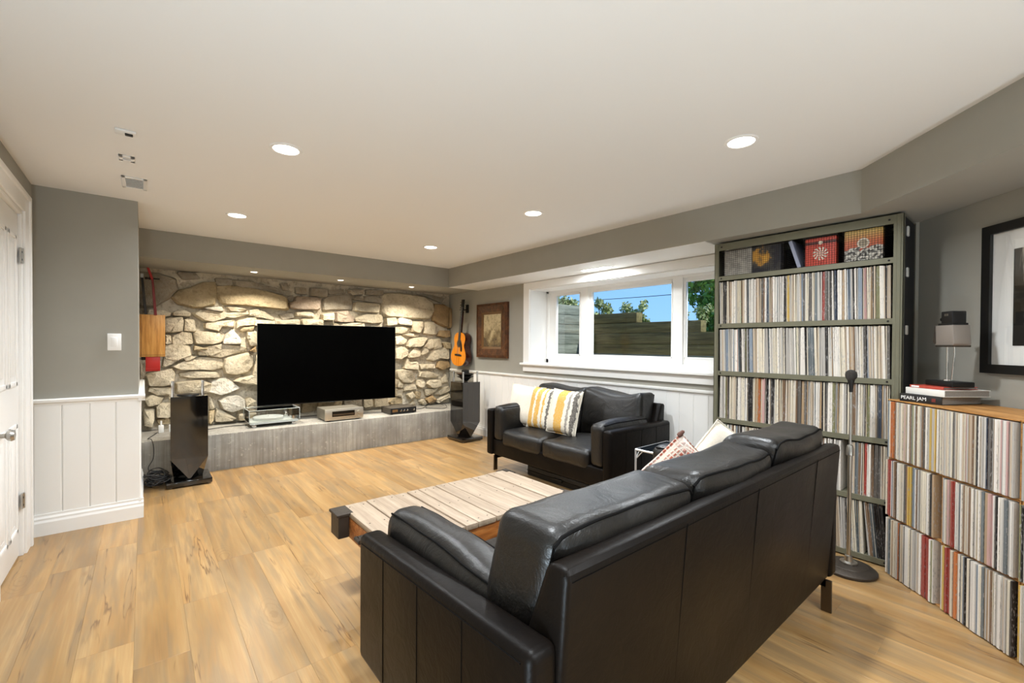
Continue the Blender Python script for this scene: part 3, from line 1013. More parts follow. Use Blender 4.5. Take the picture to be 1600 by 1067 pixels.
# ---- sofas
def sofa(name, label, W, D, loc, rz, back_h, arm_f, arm_r, ncush, cush_tops, seat_n, seed, legs_z=.155, pad_top=.66):
    t = thing(name, label, 'sofa', loc, rz)
    hw, hd = W / 2, D / 2
    A = .085
    MB().box(-hw + A - .01, hw - A + .01, -hd + .10, hd - .025, legs_z, .315, .018, 3).build('base_frame', LEATHER, t)
    # outer back, raked, with a rolled top edge
    prof = [(-hd + .045, legs_z), (-hd, back_h - .015), (-hd + .012, back_h), (-hd + .055, back_h), (-hd + .07, back_h - .015), (-hd + .20, .45), (-hd + .20, legs_z)]
    bp = MB().prism(prof, -hw + .075, hw - .075, 'x', .016, 3).build('back_panel', LEATHER, t)
    for k in range(1, 4):
        xs = -hw + .075 + (W - .15) * (k / 4 if k != 3 else .82)
        MB().tube([(xs, -hd + .045 - .0005, legs_z + .03), (xs, -hd - .001, back_h - .02)], .0010, 6).build('seam', SEAM, bp)
    MB().tube([(-hw + .09, -hd + .0005, back_h - .028), (hw - .09, -hd + .0005, back_h - .028)], .0010, 6).build('seam', SEAM, bp)
    for s in (-1, 1):
        # arm: slab with a sloping rounded top
        pr = [(-hd + .03, legs_z), (-hd + .03, arm_r), (hd, arm_f), (hd, legs_z)]
        xa, xb = (-hw, -hw + A) if s < 0 else (hw - A, hw)
        ar = MB().prism(pr, xa, xb, 'x', .024, 4).build('arm', LEATHER, t)
        xo = -hw - .0005 if s < 0 else hw + .0005
        for fy in (.27, .52, .77):
            yy = -hd + .03 + (D - .03) * fy
            zt = arm_r + (arm_f - arm_r) * fy - .03
            MB().tube([(xo, yy, legs_z + .03), (xo, yy, zt)], .0012, 6).build('seam', SEAM, ar)
        MB().tube([(xo, -hd + .06, arm_r - .028), (xo, hd - .03, arm_f - .028)], .0018, 6).build('seam', SEAM, ar)
        # inner arm cushion
        xi0, xi1 = (-hw + A + .002, -hw + A + .150) if s < 0 else (hw - A - .150, hw - A - .002)
        ap = MB().cushion(xi0, xi1, -hd + .22, hd - .015, .31, pad_top, .05, (.012, 0, .022), 16, .008, 5, seed + s)
        apo = ap.build('arm_pad', SOFTL, t, angle=80)
        off = Vector(((seed + s) * 3.7, (seed + s) * 1.9, (seed + s) * 5.3))
        for xm in (xi0 + .013, xi1 - .013):
            pts = []
            for q in range(25):
                yy = -hd + .25 + (D - .30) * q / 24
                u = (yy - (-hd + .22 + hd - .015) / 2) / ((D - .235) / 2)
                w = Vector((xm, yy, pad_top - .0125 + .022 * (1 - u * u) * .35))
                pts.append(w + noise.noise_vector(w * 5 + off) * .008)
            MB().tube(pts, .0035, 6).build('piping', SEAM, apo)
    # seat cushions
    x0, x1 = -hw + A + .15, hw - A - .15
    cw = (x1 - x0) / seat_n
    for i in range(seat_n):
        def sag(w):
            return w
        MB().cushion(x0 + cw * i + .002, x0 + cw * (i + 1) - .002, -hd + .20, hd - .012, .27, .43, .045, (0, .018, .035), 18, .009, 4.5, seed + 5 + i).build('seat_cushion', SOFTL, t, angle=80)
    # back cushions, leaning
    x0, x1 = -hw + .085, hw - .085
    if ncush == 2:
        x0, x1 = -hw + .13, hw - .13
    cw = (x1 - x0) / ncush
    for i in range(ncush):
        a, b = x0 + cw * i + .002, x0 + cw * (i + 1) - .002
        zc = .42
        cush_top = cush_tops[i]
        def lean(w, zc=zc, a=a, b=b, i=i, cush_top=cush_top):
            k = (w.z - zc) / (cush_top - zc)
            u = (w.x - a) / (b - a) * 2 - 1
            y = w.y - .085 * max(k, 0)
            # slumped top: corners higher than the middle
            z = w.z - .028 * max(0, k - .4) * (1 - u * u) * (.45 if ncush == 3 else 2.2)
            z += (.004 if ncush == 3 else .012) * math.sin(3.1 * u + seed + i) * max(0, k)
            return Vector((w.x, y, z))
        bc = MB().cushion(a, b, -hd + .135, -hd + .36, zc, cush_top, .05, (.0, .035, .0), 24, .012, 5.0, seed + 11 + i * 3, lean, seg_scale=(1.2, 1, .7)).build('back_cushion', SOFTL, t, angle=80)
        def skin(w, sd=seed + 11 + i * 3):
            off = Vector((sd * 3.7, sd * 1.9, sd * 5.3))
            return lean(w + noise.noise_vector(Vector((w.x * 6.0, w.y * 5.0, w.z * 3.5)) + off) * .012)
        # piping round the rear top edge
        pts = []
        for q in range(25):
            u = -1 + 2 * q / 24
            xx = (a + b) / 2 + (b - a) / 2 * u * .965
            zz = cush_top - .0135 - (.022 * max(0, abs(u) - .9) * 10)
            v = skin(Vector((xx, -hd + .1485, zz)))
            pts.append(v)
        MB().tube(pts, .0045, 6).build('piping', SEAM, bc)
        for uu in (-1, 1):
            pts = []
            for q in range(12):
                zz = zc + .06 + (cush_top - .06 - zc - .03) * q / 11
                pts.append(skin(Vector(((a + b) / 2 + ((b - a) / 2 - .0135) * uu, -hd + .1485, zz))))
            MB().tube(pts, .0035, 6).build('piping', SEAM, bc)
    # flat steel legs
    for sx in (-1, 1):
        for sy in (-1, 1):
            xx = sx * (hw - .10)
            ye = sy * (hd - .045)
            b = MB().box(xx - .006, xx + .006, ye - .022, ye + .022, 0, legs_z, .002, 1)
            b.box(xx - .006, xx + .006, min(ye, ye - sy * .24), max(ye, ye - sy * .24), legs_z - .036, legs_z, .002, 1)
            b.build('leg', LEGM, t)
    return t
sofa('three_seat_sofa', 'large black leather sofa seen from behind in the foreground', 2.04, .95, (1.612, 1.095, 0), 0, .815, .60, .655, 3, (.872, .878, .900), 3, 2, pad_top=.67)
sofa('loveseat', 'black leather loveseat under the window with three cushions', 1.585, .87, (3.155, 2.893, 0), PI / 2, .76, .62, .62, 2, (.87, .87), 2, 31, pad_top=.655)

# ---- cushions
def linen(name, base, var=.06, bs=220):
    return mat(name, base, .95, var=var, vs_=90, bump=.35, bs=bs, spec=.15)
LINEN = linen('cream linen', '#e6ddcd')
def stripes(name, stops, axis=0, speck=None):
    t = NT(name)
    tc = t.n('ShaderNodeTexCoord')
    sp = t.n('ShaderNodeSeparateXYZ'); t.l(tc.outputs['Object'], sp.inputs[0])
    v = t.coords((1, 1, 1))
    wv = t.noise(v, 40, 3)
    ad = t.n('ShaderNodeMath', operation='MULTIPLY_ADD'); t.l(wv, ad.inputs[0]); ad.inputs[1].default_value = .10; ad.inputs[2].default_value = .45
    ml = t.n('ShaderNodeMath', operation='MULTIPLY_ADD'); t.l(sp.outputs[axis], ml.inputs[0]); ml.inputs[1].default_value = 2.5; t.l(ad.outputs[0], ml.inputs[2])
    c = t.ramp(ml.outputs[0], stops, 'CONSTANT')
    fz = t.noise(v, 160, 3)
    c = t.mix(t.ramp(fz, [(.35, g3(.45)), (.6, g3(0))]), c, lin('#d9d2c4'))
    t.l(c, t.p.inputs['Base Color'])
    t.setp(Roughness=.95)
    t.bump(fz, .5, .01)
    return t.m
Y_, W_, G_, D_ = lin('#d9a326'), lin('#e9e2d2'), lin('#8d8780'), lin('#4a4542')
ST1 = stripes('yellow grey stripe cloth', [(0, W_), (.14, Y_), (.30, W_), (.36, Y_), (.50, W_), (.58, Y_), (.63, W_), (.72, D_), (.78, W_), (.84, G_), (.92, D_)])
ST2 = stripes('yellow block stripe cloth', [(0, W_), (.36, Y_), (.60, W_), (.70, G_), (.76, W_), (.82, D_), (.90, W_)])
def pattern_red():
    t = NT('red honeycomb cloth')
    v = t.coords((1, 1, 1), rand=False)
    vo = t.n('ShaderNodeTexVoronoi', feature='DISTANCE_TO_EDGE'); t.l(v, vo.inputs['Vector']); vo.inputs['Scale'].default_value = 42; vo.inputs['Randomness'].default_value = .12
    c = t.ramp(vo.outputs['Distance'], [(.12, lin('#dccabb')), (.2, lin('#b4624e'))])
    b = t.noise(v, 7, 2)
    c = t.mix(t.ramp(b, [(.45, g3(0)), (.62, g3(.7))]), c, lin('#e3d6cc'))
    t.l(c, t.p.inputs['Base Color'])
    t.setp(Roughness=.95)
    t.bump(vo.outputs['Distance'], .5, .02)
    return t.m
REDP = pattern_red()

def pillow(name, label, w, h, th, m, loc, mtx, seed, group=None, fringe=False, tassel=False):
    t = thing(name, label, 'cushion', loc, 0, group)
    t.rotation_euler = mtx
    MB().pillow(w, h, th, 18, seed).build('cover', m, t, angle=80)
    pts = []
    n = 24
    for (ax, sg) in (('x', 1), ('z', 1), ('x', -1), ('z', -1)):
        for q in range(n):
            u = -1 + 2 * q / n
            if ax == 'x':
                uu, vv = sg * u, -sg
            else:
                uu, vv = sg, sg * u
            pts.append((w / 2 * uu * (1 - .05 * (1 - vv * vv)), 0, h / 2 * vv * (1 - .05 * (1 - uu * uu))))
    MB().tube(pts, .004, 6, closed=True).build('edge_seam', m, t)
    if tassel:
        for (sx, sz) in ((-1, 1), (1, 1), (-1, -1), (1, -1)):
            MB().lathe([(0, .02), (.008, .015), (.013, -.01), (.010, -.02), (0, -.022)], 10, mtx=T(sx * w / 2, 0, sz * h / 2)).build('tassel', mat('brown tassel', '#6b4a40', .9), t)
    return t
# loveseat ones face -X (local -y is the front): rotate so -y -> -X  => rz = -90
pillow('throw_pillow', 'plain cream throw pillow at the far end of the loveseat', .40, .42, .15, LINEN, (3.06, 3.46, .645), (R(-14), R(4), R(-72)), 1)
pillow('throw_pillow', 'yellow and grey striped throw pillow in the middle of the loveseat', .35, .42, .14, ST1, (3.04, 3.17, .645), (R(-14), R(2), R(-84)), 2)
pillow('throw_pillow', 'throw pillow with one broad yellow stripe nearest the loveseat middle seam', .36, .42, .14, ST2, (3.02, 2.87, .65), (R(-15), R(1), R(-88)), 3)
pillow('throw_pillow', 'small red honeycomb patterned pillow with brown tassels on the black sofa', .34, .34, .13, REDP, (2.10, 1.20, .612), (R(20), R(40), R(-20)), 4, tassel=True)
pillow('throw_pillow', 'cream linen pillow propped on its corner in the sofa by the record shelf', .46, .46, .15, LINEN, (2.42, 1.13, .585), (R(18), R(32), R(-25)), 5)

# ---- cart coffee table
CARTTOP = wood_mat('pale worn cart board', '#8d7a66', '#a8947e', '#bba993', .55, (22, 1.6, 22), .2)
CARTBEAM = wood_mat('orange stained beam', '#5e3315', '#a8642c', '#c98a48', .5, (2.5, 30, 30), .3)
ct = thing('factory_cart_table', 'old wooden factory cart used as a coffee table with iron corners', 'coffee table', (1.39, 2.10, 0))
cx0, cx1, cy0, cy1, cz = .82, 1.955, 1.79, 2.42, .40
cuts = [.82, .955, 1.12, 1.20, 1.275, 1.39, 1.48, 1.665, 1.795, 1.955]
rr = random.Random(5)
for a, b in zip(cuts, cuts[1:]):
    dz = rr.uniform(-.003, .003)
    o = MB().box(a + .003, b - .003, cy0 - rr.uniform(0, .006), cy1 + rr.uniform(0, .006), cz - .028 + dz, cz + dz, .004, 2)
    ob = wpt(o, 'deck_board', CARTTOP, ct)
    for yy in (cy0 + .04, cy1 - .04, (cy0 + cy1) / 2):
        for xx in ((a + .03, b - .03) if b - a > .1 else ((a + b) / 2,)):
            MB().tube([(xx, yy, cz + dz - .002), (xx, yy, cz + dz + .0008)], .004, 6).build('nail', DARKM, ob)
for (y0, y1) in ((cy0 + .004, cy0 + .06), (cy1 - .06, cy1 - .004)):
    wpt(MB().box(cx0 + .01, cx1 - .01, y0, y1, .255, cz - .028, .005, 2), 'side_beam', CARTBEAM, ct)
for (x0, x1) in ((cx0 + .004, cx0 + .06), (cx1 - .06, cx1 - .004), (1.36, 1.42)):
    wpt(MB().box(x0, x1, cy0 + .06, cy1 - .06, .265, cz - .028, .005, 2), 'cross_beam', CARTBEAM, ct)
# iron corner sockets
for sx in (-1, 1):
    for sy in (-1, 1):
        X = cx0 if sx < 0 else cx1
        Yc = cy0 if sy < 0 else cy1
        b = MB()
        if sx < 0:
            # channel standing proud of the end
            b.box(X - .05, X + .0, Yc - sy * .11 - .006, Yc - sy * .11 + .006, .275, .395, .002, 1)
            b.box(X - .05, X + .0, Yc - sy * .005 - .006, Yc - sy * .005 + .006, .275, .395, .002, 1)
            b.box(X - .055, X - .045, min(Yc, Yc - sy * .115), max(Yc, Yc - sy * .115), .275, .395, .002, 1)
            b.box(X - .065, X + .02, min(Yc - sy * -.004, Yc - sy * .125), max(Yc - sy * -.004, Yc - sy * .125), .388, .402, .002, 1)
        else:
            b.box(X - .08, X + .004, Yc + sy * .002 - .004, Yc + sy * .002 + .004, .26, .404, .002, 1)
            b.box(X - .002, X + .008, min(Yc, Yc - sy * .10), max(Yc, Yc - sy * .10), .26, .404, .002, 1)
            b.box(X - .03, X + .008, min(Yc + sy * .006, Yc - sy * .05), max(Yc + sy * .006, Yc - sy * .05), .398, .406, .002, 1)
        ir = wpt(b, 'iron_corner', DARKM, ct)
        bo = MB()
        xx = X - .04 if sx > 0 else X + .04
        bo.lathe([(0, .012), (.010, .010), (.013, .004), (.013, 0), (0, 0)], 8, mtx=T(xx, Yc + sy * .004, .33) @ RX(PI / 2 * (1 if sy < 0 else -1)))
        bo.build('bolt', DARKM, ir)
wpt(MB().tube([(cx0 + .004, 2.10, .335), (cx0 - .03, 2.10, .335)], .02, 12).tube([(cx0 - .03, 2.07, .335), (cx0 - .03, 2.13, .335)], .011, 10), 'tow_ring', DARKM, ct)
for (wx, wy, r_) in ((1.02, 1.95, .125), (1.02, 2.26, .125), (1.80, 1.95, .125), (1.80, 2.26, .125)):
    mt = T(wx, wy - .025, r_) @ RX(-PI / 2)
    wh = MB().lathe([(0, 0), (.03, 0), (.03, .012), (.085, .012), (.09, 0), (r_, 0), (r_, .05), (.09, .05), (.085, .038), (.03, .038), (.03, .05), (0, .05)], 28, mtx=mt)
    who = wpt(wh, 'wheel', DARKM, ct)
    MB().box(wx - .02, wx + .02, wy - .045, wy - .033, .10, .262).box(wx - .02, wx + .02, wy + .033, wy + .045, .10, .262).build('fork', DARKM, who)

# ---- glass side table
sd = thing('side_table', 'small square side table with thin steel frame and dark glass top', 'side table', (3.07, 1.77, 0))
sx0, sx1, sy0, sy1, sz = 2.86, 3.28, 1.60, 1.975, .50
PALE = mat('pale satin steel', '#d8d8d8', .35, .6)
b = MB()
for (p, q) in (((sx0, sy0), (sx1, sy0)), ((sx1, sy0), (sx1, sy1)), ((sx1, sy1), (sx0, sy1)), ((sx0, sy1), (sx0, sy0))):
    b.tube([(p[0], p[1], sz - .008), (q[0], q[1], sz - .008)], .0085, 8)
wpt(b, 'top_frame', PALE, sd)
wpt(MB().box(sx0 + .004, sx1 - .004, sy0 + .004, sy1 - .004, sz - .006, sz, .001, 1), 'glass_top', mat('smoked glass', '#10161c', .05, 0, spec=.8), sd)
for (px, py, ax, ay) in ((sx0, sy0, 1, 1), (sx1, sy0, -1, 1), (sx1, sy1, -1, -1), (sx0, sy1, 1, -1)):
    lgm = MB().tube([(px, py, 0), (px, py, sz - .01)], .008, 8)
    lo_ = wpt(lgm, 'leg', PALE, sd)
    MB().tube([(px, py, sz - .08), (px + ax * .06, py, sz - .012)], .004, 6).tube([(px, py, sz - .08), (px, py + ay * .06, sz - .012)], .004, 6).build('brace', PALE, lo_)

# ---- low case kept under the loveseat
cs = thing('flat_case', 'flat black case pushed under the loveseat', 'case', (3.12, 2.83, 0))
MB().box(-.22, .22, -.42, .42, 0, .095, .012, 2).build('shell', BLACKP, cs)
MB().box(-.224, .224, -.424, .424, .046, .052, .002, 1).build('seam_rim', BLACKM, cs)
MB().box(-.236, -.222, -.06, .06, .035, .06, .004, 2).build('handle', BLACKM, cs)

# ---- television
tv = thing('television', 'large flat black television standing before the stone wall', 'television', (1.80, 5.68, .555), R(-5.6))
MB().box(-.808, .808, -.016, .012, 0, .948, .004, 2).build('bezel', mat('tv bezel', '#1a1a1b', .35, .6), tv)
MB().box(-.802, .802, -.0175, -.015, .010, .943).build('screen', mat('tv screen', '#010101', .25, spec=.04), tv)
MB().box(-.45, .45, .012, .055, .10, .62, .01, 2).build('rear_housing', BLACKP, tv)
MB().box(-.22, .22, .05, .13, .22, .62, .004, 1).build('wall_bracket', BLACKM, tv)
MB().box(-.035, .035, -.018, -.012, -.006, .001, .002, 1).build('sensor_tab', BLACKP, tv)

# ---- turntable under an acrylic cover
LZ = .362
ACR = glass('clear acrylic', (.985, .99, .988), 1.2)
tt = thing('turntable', 'clear acrylic turntable under a transparent dust cover on the concrete ledge', 'turntable', (1.12, 5.60, LZ))
MB().box(-.245, .235, -.165, .165, .035, .06, .004, 2).build('plinth', mat('frosted acrylic', '#c9d0cc', .2, spec=.6), tt)
for (fx, fy) in ((-.2, -.13), (.19, -.13), (-.2, .13), (.19, .13)):
    MB().lathe([(0, 0), (.022, 0), (.026, .01), (.02, .035), (0, .035)], 16, mtx=T(fx, fy, 0)).build('foot', CHROME, tt)
MB().lathe([(0, .062), (.15, .062), (.152, .066), (.152, .088), (.148, .092), (0, .092)], 48, mtx=T(-.04, 0, 0)).build('platter', mat('milky platter', '#d5dad6', .15, spec=.7), tt)
MB().lathe([(0, .092), (.006, .092), (.006, .104), (0, .106)], 12, mtx=T(-.04, 0, 0)).build('spindle', CHROME, tt)
MB().lathe([(0, .06), (.03, .06), (.03, .085), (.018, .09), (.018, .125), (0, .128)], 20, mtx=T(.165, .07, 0)).build('arm_pivot', CHROME, tt)
MB().tube([(.165, .13, .118), (.165, .07, .118), (.15, -.06, .112), (.09, -.10, .108)], .005, 8).build('tone_arm', CHROME, tt)
MB().lathe([(0, 0), (.02, 0), (.02, .03), (0, .03)], 16, mtx=T(.165, .15, .118) @ RX(PI / 2)).build('counterweight', STEEL, tt)
MB().lathe([(0, .06), (.028, .06), (.028, .1), (.014, .104), (0, .104)], 20, mtx=T(.19, -.12, 0)).build('motor_knob', CHROME, tt)
b = MB()
for q in ((-.255, .245, -.175, -.171), (-.255, .245, .171, .175), (-.255, -.251, -.175, .175), (.241, .245, -.175, .175)):
    b.box(q[0], q[1], q[2], q[3], .062, .185)
b.box(-.255, .245, -.175, .175, .183, .187)
b.build('dust_cover', ACR, tt, smooth=False)
b = MB()
for (p, q) in (((-.255, -.175), (.245, -.175)), ((.245, -.175), (.245, .175)), ((.245, .175), (-.255, .175)), ((-.255, .175), (-.255, -.175))):
    b.tube([(*p, .186), (*q, .186)], .0025, 6)
for p in ((-.255, -.175), (.245, -.175), (.245, .175), (-.255, .175)):
    b.tube([(*p, .062), (*p, .186)], .0025, 6)
b.build('cover_edge', mat('polished acrylic edge', '#dfe6e2', .15, spec=.7), tt)

# ---- silver amplifier
SILV = mat('champagne aluminium', '#c3bcad', .35, .75)
am = thing('amplifier', 'silver amplifier with a dark display window in the middle of the concrete ledge', 'amplifier', (1.84, 5.50, LZ))
MB().box(-.215, .215, -.150, .18, .015, .140, .004, 2).build('case', mat('grey case', '#8f897c', .45, .5), am)
fp = MB().box(-.225, .225, -.172, -.150, .014, .146, .003, 2).build('front_panel', SILV, am)
MB().box(-.145, .12, -.1745, -.171, .055, .118, .001, 1).build('display', mat('display glass', '#14110e', .15), fp)
MB().box(-.135, .11, -.1750, -.1742, .07, .085).build('meter_scale', mat('meter scale', '#4c3b28', .4), fp)
for i in range(9):
    MB().box(-.15 + i * .033, -.132 + i * .033, -.176, -.171, .03, .038, .001, 1).build('button', STEEL, fp)
for (xx, zz, r_) in ((.17, .09, .022), (.17, .04, .010), (-.185, .035, .008)):
    MB().lathe([(0, 0), (r_, 0), (r_ * .94, .018), (0, .02)], 20, mtx=T(xx, -.171, zz) @ RX(PI / 2)).build('knob', SILV, fp)
for fx in (-.17, .17):
    for fy in (-.12, .14):
        MB().lathe([(0, 0), (.022, 0), (.02, .016), (0, .016)], 14, mtx=T(fx, fy, 0)).build('foot', BLACKP, am)
# ---- small dark receiver
rc = thing('receiver', 'small dark receiver with a row of knobs at the right of the concrete ledge', 'receiver', (2.63, 5.53, LZ))
MB().box(-.185, .185, -.135, .15, .008, .082, .003, 2).build('case', mat('dark walnut case', '#4a443c', .45), rc)
fp = MB().box(-.18, .18, -.142, -.134, .010, .078, .002, 1).build('front_panel', BLACKP, rc)
for xx in (-.05, -.005, .04, .14):
    MB().lathe([(0, 0), (.017, 0), (.015, .016), (0, .018)], 18, mtx=T(xx, -.141, .048) @ RX(PI / 2)).build('knob', CHROME, fp)
MB().box(-.16, -.085, -.144, -.141, .03, .06, .001, 1).build('tuner_dial', mat('tuner dial', '#7d5a34', .3), fp)
for fx in (-.15, .15):
    for fy in (-.11, .12):
        MB().lathe([(0, 0), (.014, 0), (.013, .009), (0, .009)], 10, mtx=T(fx, fy, 0)).build('foot', BLACKP, rc)

# ---- tower speakers
GLOSS = mat('black piano lacquer', '#0c0a09', .06, spec=.7, coat=.6)
def tower(label, loc, w, d, h, cone, rods):
    t = thing('tower_speaker', label, 'speaker', loc, 0)
    MB().box(-w / 2 - .03, w / 2 + .03, -d / 2 - .03, d / 2 + .03, .012, .055, .004, 2).build('base_plate', GLOSS, t)
    for sx in (-1, 1):
        for sy in (-1, 1):
            MB().lathe([(0, 0), (.012, 0), (.016, .006), (.016, .013), (0, .013)], 10, mtx=T(sx * w / 2, sy * d / 2, 0)).build('spike_foot', STEEL, t)
    zt = .25
    hw, hd = w / 2, d / 2
    v = [(-hw, -hd, h), (hw, -hd, h), (hw, hd, h), (-hw, hd, h), (-hw, -hd, zt), (hw, -hd, zt), (hw, hd, zt), (-hw, hd, zt),
         (0, -hd * .93, .055), (hw * .80, 0, .055), (0, hd * .93, .055), (-hw * .80, 0, .055)]
    f = [(3, 2, 1, 0), (0, 1, 5, 4), (1, 2, 6, 5), (2, 3, 7, 6), (3, 0, 4, 7), (4, 5, 8), (5, 6, 9), (6, 7, 10), (7, 4, 11), (4, 8, 11), (5, 9, 8), (6, 10, 9), (7, 11, 10), (8, 9, 10, 11)]
    MB().raw(v, f).build('cabinet', GLOSS, t, smooth=False)
    for (rx, ry) in rods:
        rd = MB().tube([(rx, ry, h - .004), (rx, ry, h + .135)], .0115, 12)
        rd.lathe([(0, 0), (.014, 0), (.014, .012), (0, .013)], 12, mtx=T(rx, ry, h + .126)).build('rod', CHROME, t)
    if cone:
        MB().lathe([(0, h + .055), (.04, h + .055), (.115, h + .098), (.118, h + .105), (.05, h + .118), (.05, h + .15), (.035, h + .16), (0, h + .162)], 32).build('driver_housing', BLACKM, t)
        MB().lathe([(0, h + .002), (.03, h + .004), (.075, h + .05), (.11, h + .062), (.112, h + .068), (.06, h + .072), (0, h + .07)], 32).build('driver_cone', BLACKP, t)
    else:
        MB().lathe([(0, h), (.085, h), (.082, h + .008), (.03, h + .014), (0, h + .014)], 28).build('driver_plate', BLACKM, t)
    return t
tower('black lacquer tower speaker beside the short panelled wall, without its top driver', (.314, 5.02, 0), .272, .30, .80, False, [(-.118, -.10), (.10, -.10)])
tower('black lacquer tower speaker with exposed driver cones below the acoustic guitar', (3.315, 4.97, 0), .27, .30, .78, True, [(-.115, .11), (-.115, -.12), (.115, -.115), (.11, .115)])

# ---- loose cables
CABLE = mat('black cable', '#141313', .5)
def cable(name, label, pts, r=.004, parent=None):
    # smooth by Catmull-Rom
    P = [Vector(p) for p in pts]
    out = []
    for i in range(len(P) - 1):
        a, b, c, d = P[max(i - 1, 0)], P[i], P[i + 1], P[min(i + 2, len(P) - 1)]
        for k in range(6):
            s = k / 6
            out.append(.5 * ((2 * b) + (c - a) * s + (2 * a - 5 * b + 4 * c - d) * s * s + (3 * b - a - 3 * c + d) * s ** 3))
    out.append(P[-1])
    o = MB().tube(out, r, 6).build(name, CABLE, parent, angle=80)
    if label:
        tag(o, label, 'cable')
    return o
rk = random.Random(8)
for i in range(9):
    c = Vector((.055 + rk.uniform(0, .06), 5.02 + rk.uniform(-.14, .1), .0))
    pts = []
    ph = rk.uniform(0, 6)
    for k in range(16):
        a = ph + k * .75
        rr_ = rk.uniform(.045, .095)
        pts.append((max(c.x + rr_ * math.cos(a), XR + .03), c.y + rr_ * 1.2 * math.sin(a), .010 + .012 * i + .018 * (1 + math.sin(k * 1.3 + i)) * (i > 0)))
    o = cable('cable_coil', 'tangled black cable in the heap between the panelled wall and tower speaker', pts, rk.choice((.004, .005, .006)))
    o['group'] = 'cable heap beside the tower speaker'
    o.location.z = .0
cable('speaker_cable', 'thin black cable hanging over the ledge into the cable heap', [(.10, 5.72, .367), (.06, 5.55, .367), (.03, 5.42, .367), (.055, 5.30, .375), (.07, 5.275, .30), (.065, 5.272, .2), (.03, 5.27, .12), (.06, 5.2, .05)], .0035)
cable('power_cable', 'black cable lying along the ledge between left speaker and turntable', [(.42, 5.60, .367), (.6, 5.66, .367), (.75, 5.70, .367), (.88, 5.66, .367)], .0035)
cable('signal_cable', 'black cable loop on the right end of the ledge behind the speaker', [(2.80, 5.72, .368), (2.95, 5.62, .368), (3.08, 5.68, .369), (3.18, 5.74, .41), (3.28, 5.66, .46), (3.36, 5.54, .40), (3.30, 5.46, .369), (3.15, 5.55, .369), (3.10, 5.66, .37), (3.25, 5.74, .42), (3.42, 5.70, .38)], .004)
pl = thing('plug_adapter', 'white plug adapter standing on the ledge behind the left speaker', 'plug', (.135, 5.74, LZ))
MB().box(-.022, .022, -.018, .018, 0, .075, .005, 2).build('body', WHITE, pl)
MB().tube([(0, 0, .07), (0, 0, .12)], .008, 8).build('antenna', WHITE, pl)

# ---- acoustic guitar hanging on the window wall
SPRUCE = wood_mat('amber spruce', '#b8660c', '#d98418', '#e89a2c', .2, (40, 40, 2), .0)
MAHOG = mat('dark red mahogany', '#3c1610', .18, var=.25, vs_=9, coat=.4)
gt = thing('acoustic_guitar', 'amber acoustic guitar hanging on the wall hook above the right speaker', 'guitar', (XW - .105, 5.50, .955), R(-90))
gt.rotation_euler = (R(-3), R(3.5), R(-90))
def guitar_outline(n=48):
    # half widths along the height (0..0.50)
    ks = [(0, 0), (.012, .09), (.04, .145), (.09, .188), (.15, .197), (.21, .178), (.27, .140), (.305, .128), (.34, .132), (.39, .146), (.44, .138), (.475, .105), (.492, .055), (.497, 0)]
    right = []
    for i in range(len(ks) - 1):
        for q in range(4):
            s = q / 4
            a, b, c, d = ks[max(i - 1, 0)], ks[i], ks[i + 1], ks[min(i + 2, len(ks) - 1)]
            f = lambda j: .5 * (2 * b[j] + (c[j] - a[j]) * s + (2 * a[j] - 5 * b[j] + 4 * c[j] - d[j]) * s * s + (3 * b[j] - a[j] - 3 * c[j] + d[j]) * s ** 3)
            right.append((max(f(1), 0), f(0)))
    left = [(-x, z) for x, z in right[1:]][::-1]
    return right + [(0, ks[-1][0])] + left
ol = guitar_outline()
MB().prism(ol, -.044, .055, 'y').build('body', MAHOG, gt, angle=30)
MB().prism([(x * .985, z * .992 + .002) for x, z in ol], -.0475, -.044, 'y').build('soundboard', SPRUCE, gt, angle=30)
MB().lathe([(0, 0), (.050, 0), (.050, .001), (0, .001)], 32, mtx=T(0, -.0478, .335) @ RX(PI / 2)).build('sound_hole', BLACKP, gt)
MB().lathe([(.052, 0), (.062, 0), (.062, .001), (.052, .001)], 32, mtx=T(0, -.0478, .335) @ RX(PI / 2)).build('rosette', mat('rosette', '#5a3a1c', .4), gt)
MB().prism([(.05, .36), (.075, .32), (.09, .26), (.085, .215), (.05, .22), (.035, .27), (.052, .31)], -.0492, -.0478, 'y').build('pickguard', mat('pickguard', '#140c0a', .2), gt)
MB().prism([(-.085, .15), (.085, .15), (.085, .172), (.03, .18), (-.03, .18), (-.085, .172)], -.056, -.0478, 'y', .002, 1).build('bridge', BLACKP, gt)
nk = MB().box(-.024, .024, -.05, -.022, .40, .80, .004, 2).build('neck', MAHOG, gt)
MB().box(-.025, .025, -.056, -.050, .39, .80, .001, 1).build('fretboard', mat('ebony', '#15110f', .4), nk)
for k in range(14):
    zz = .80 - .40 * (1 - .5 ** ((k + 1) / 12)) * 1.5
    if zz > .40:
        MB().box(-.024, .024, -.0572, -.056, zz - .0008, zz + .0008).build('fret', STEEL, nk)
hdp = MB().prism([(-.024, .795), (.024, .795), (.036, .84), (.033, .975), (-.033, .975), (-.036, .84)], -.048, -.032, 'y', .003, 2).build('headstock', BLACKP, gt)
for sx in (-1, 1):
    for k in range(3):
        zz = .855 + .04 * k
        MB().tube([(sx * .03, -.04, zz), (sx * .055, -.04, zz)], .004, 8).lathe([(0, -.008), (.009, -.006), (.009, .006), (0, .008)], 10, mtx=T(sx * .058, -.04, zz) @ RY(PI / 2)).build('tuning_peg', CHROME, hdp)
for k in range(6):
    xx = (k - 2.5) * .007
    MB().tube([(xx * 1.4, -.059, .165), (xx, -.0585, .80), (xx * 1.6, -.051, .87)], .0006, 4).build('string', STEEL, gt)
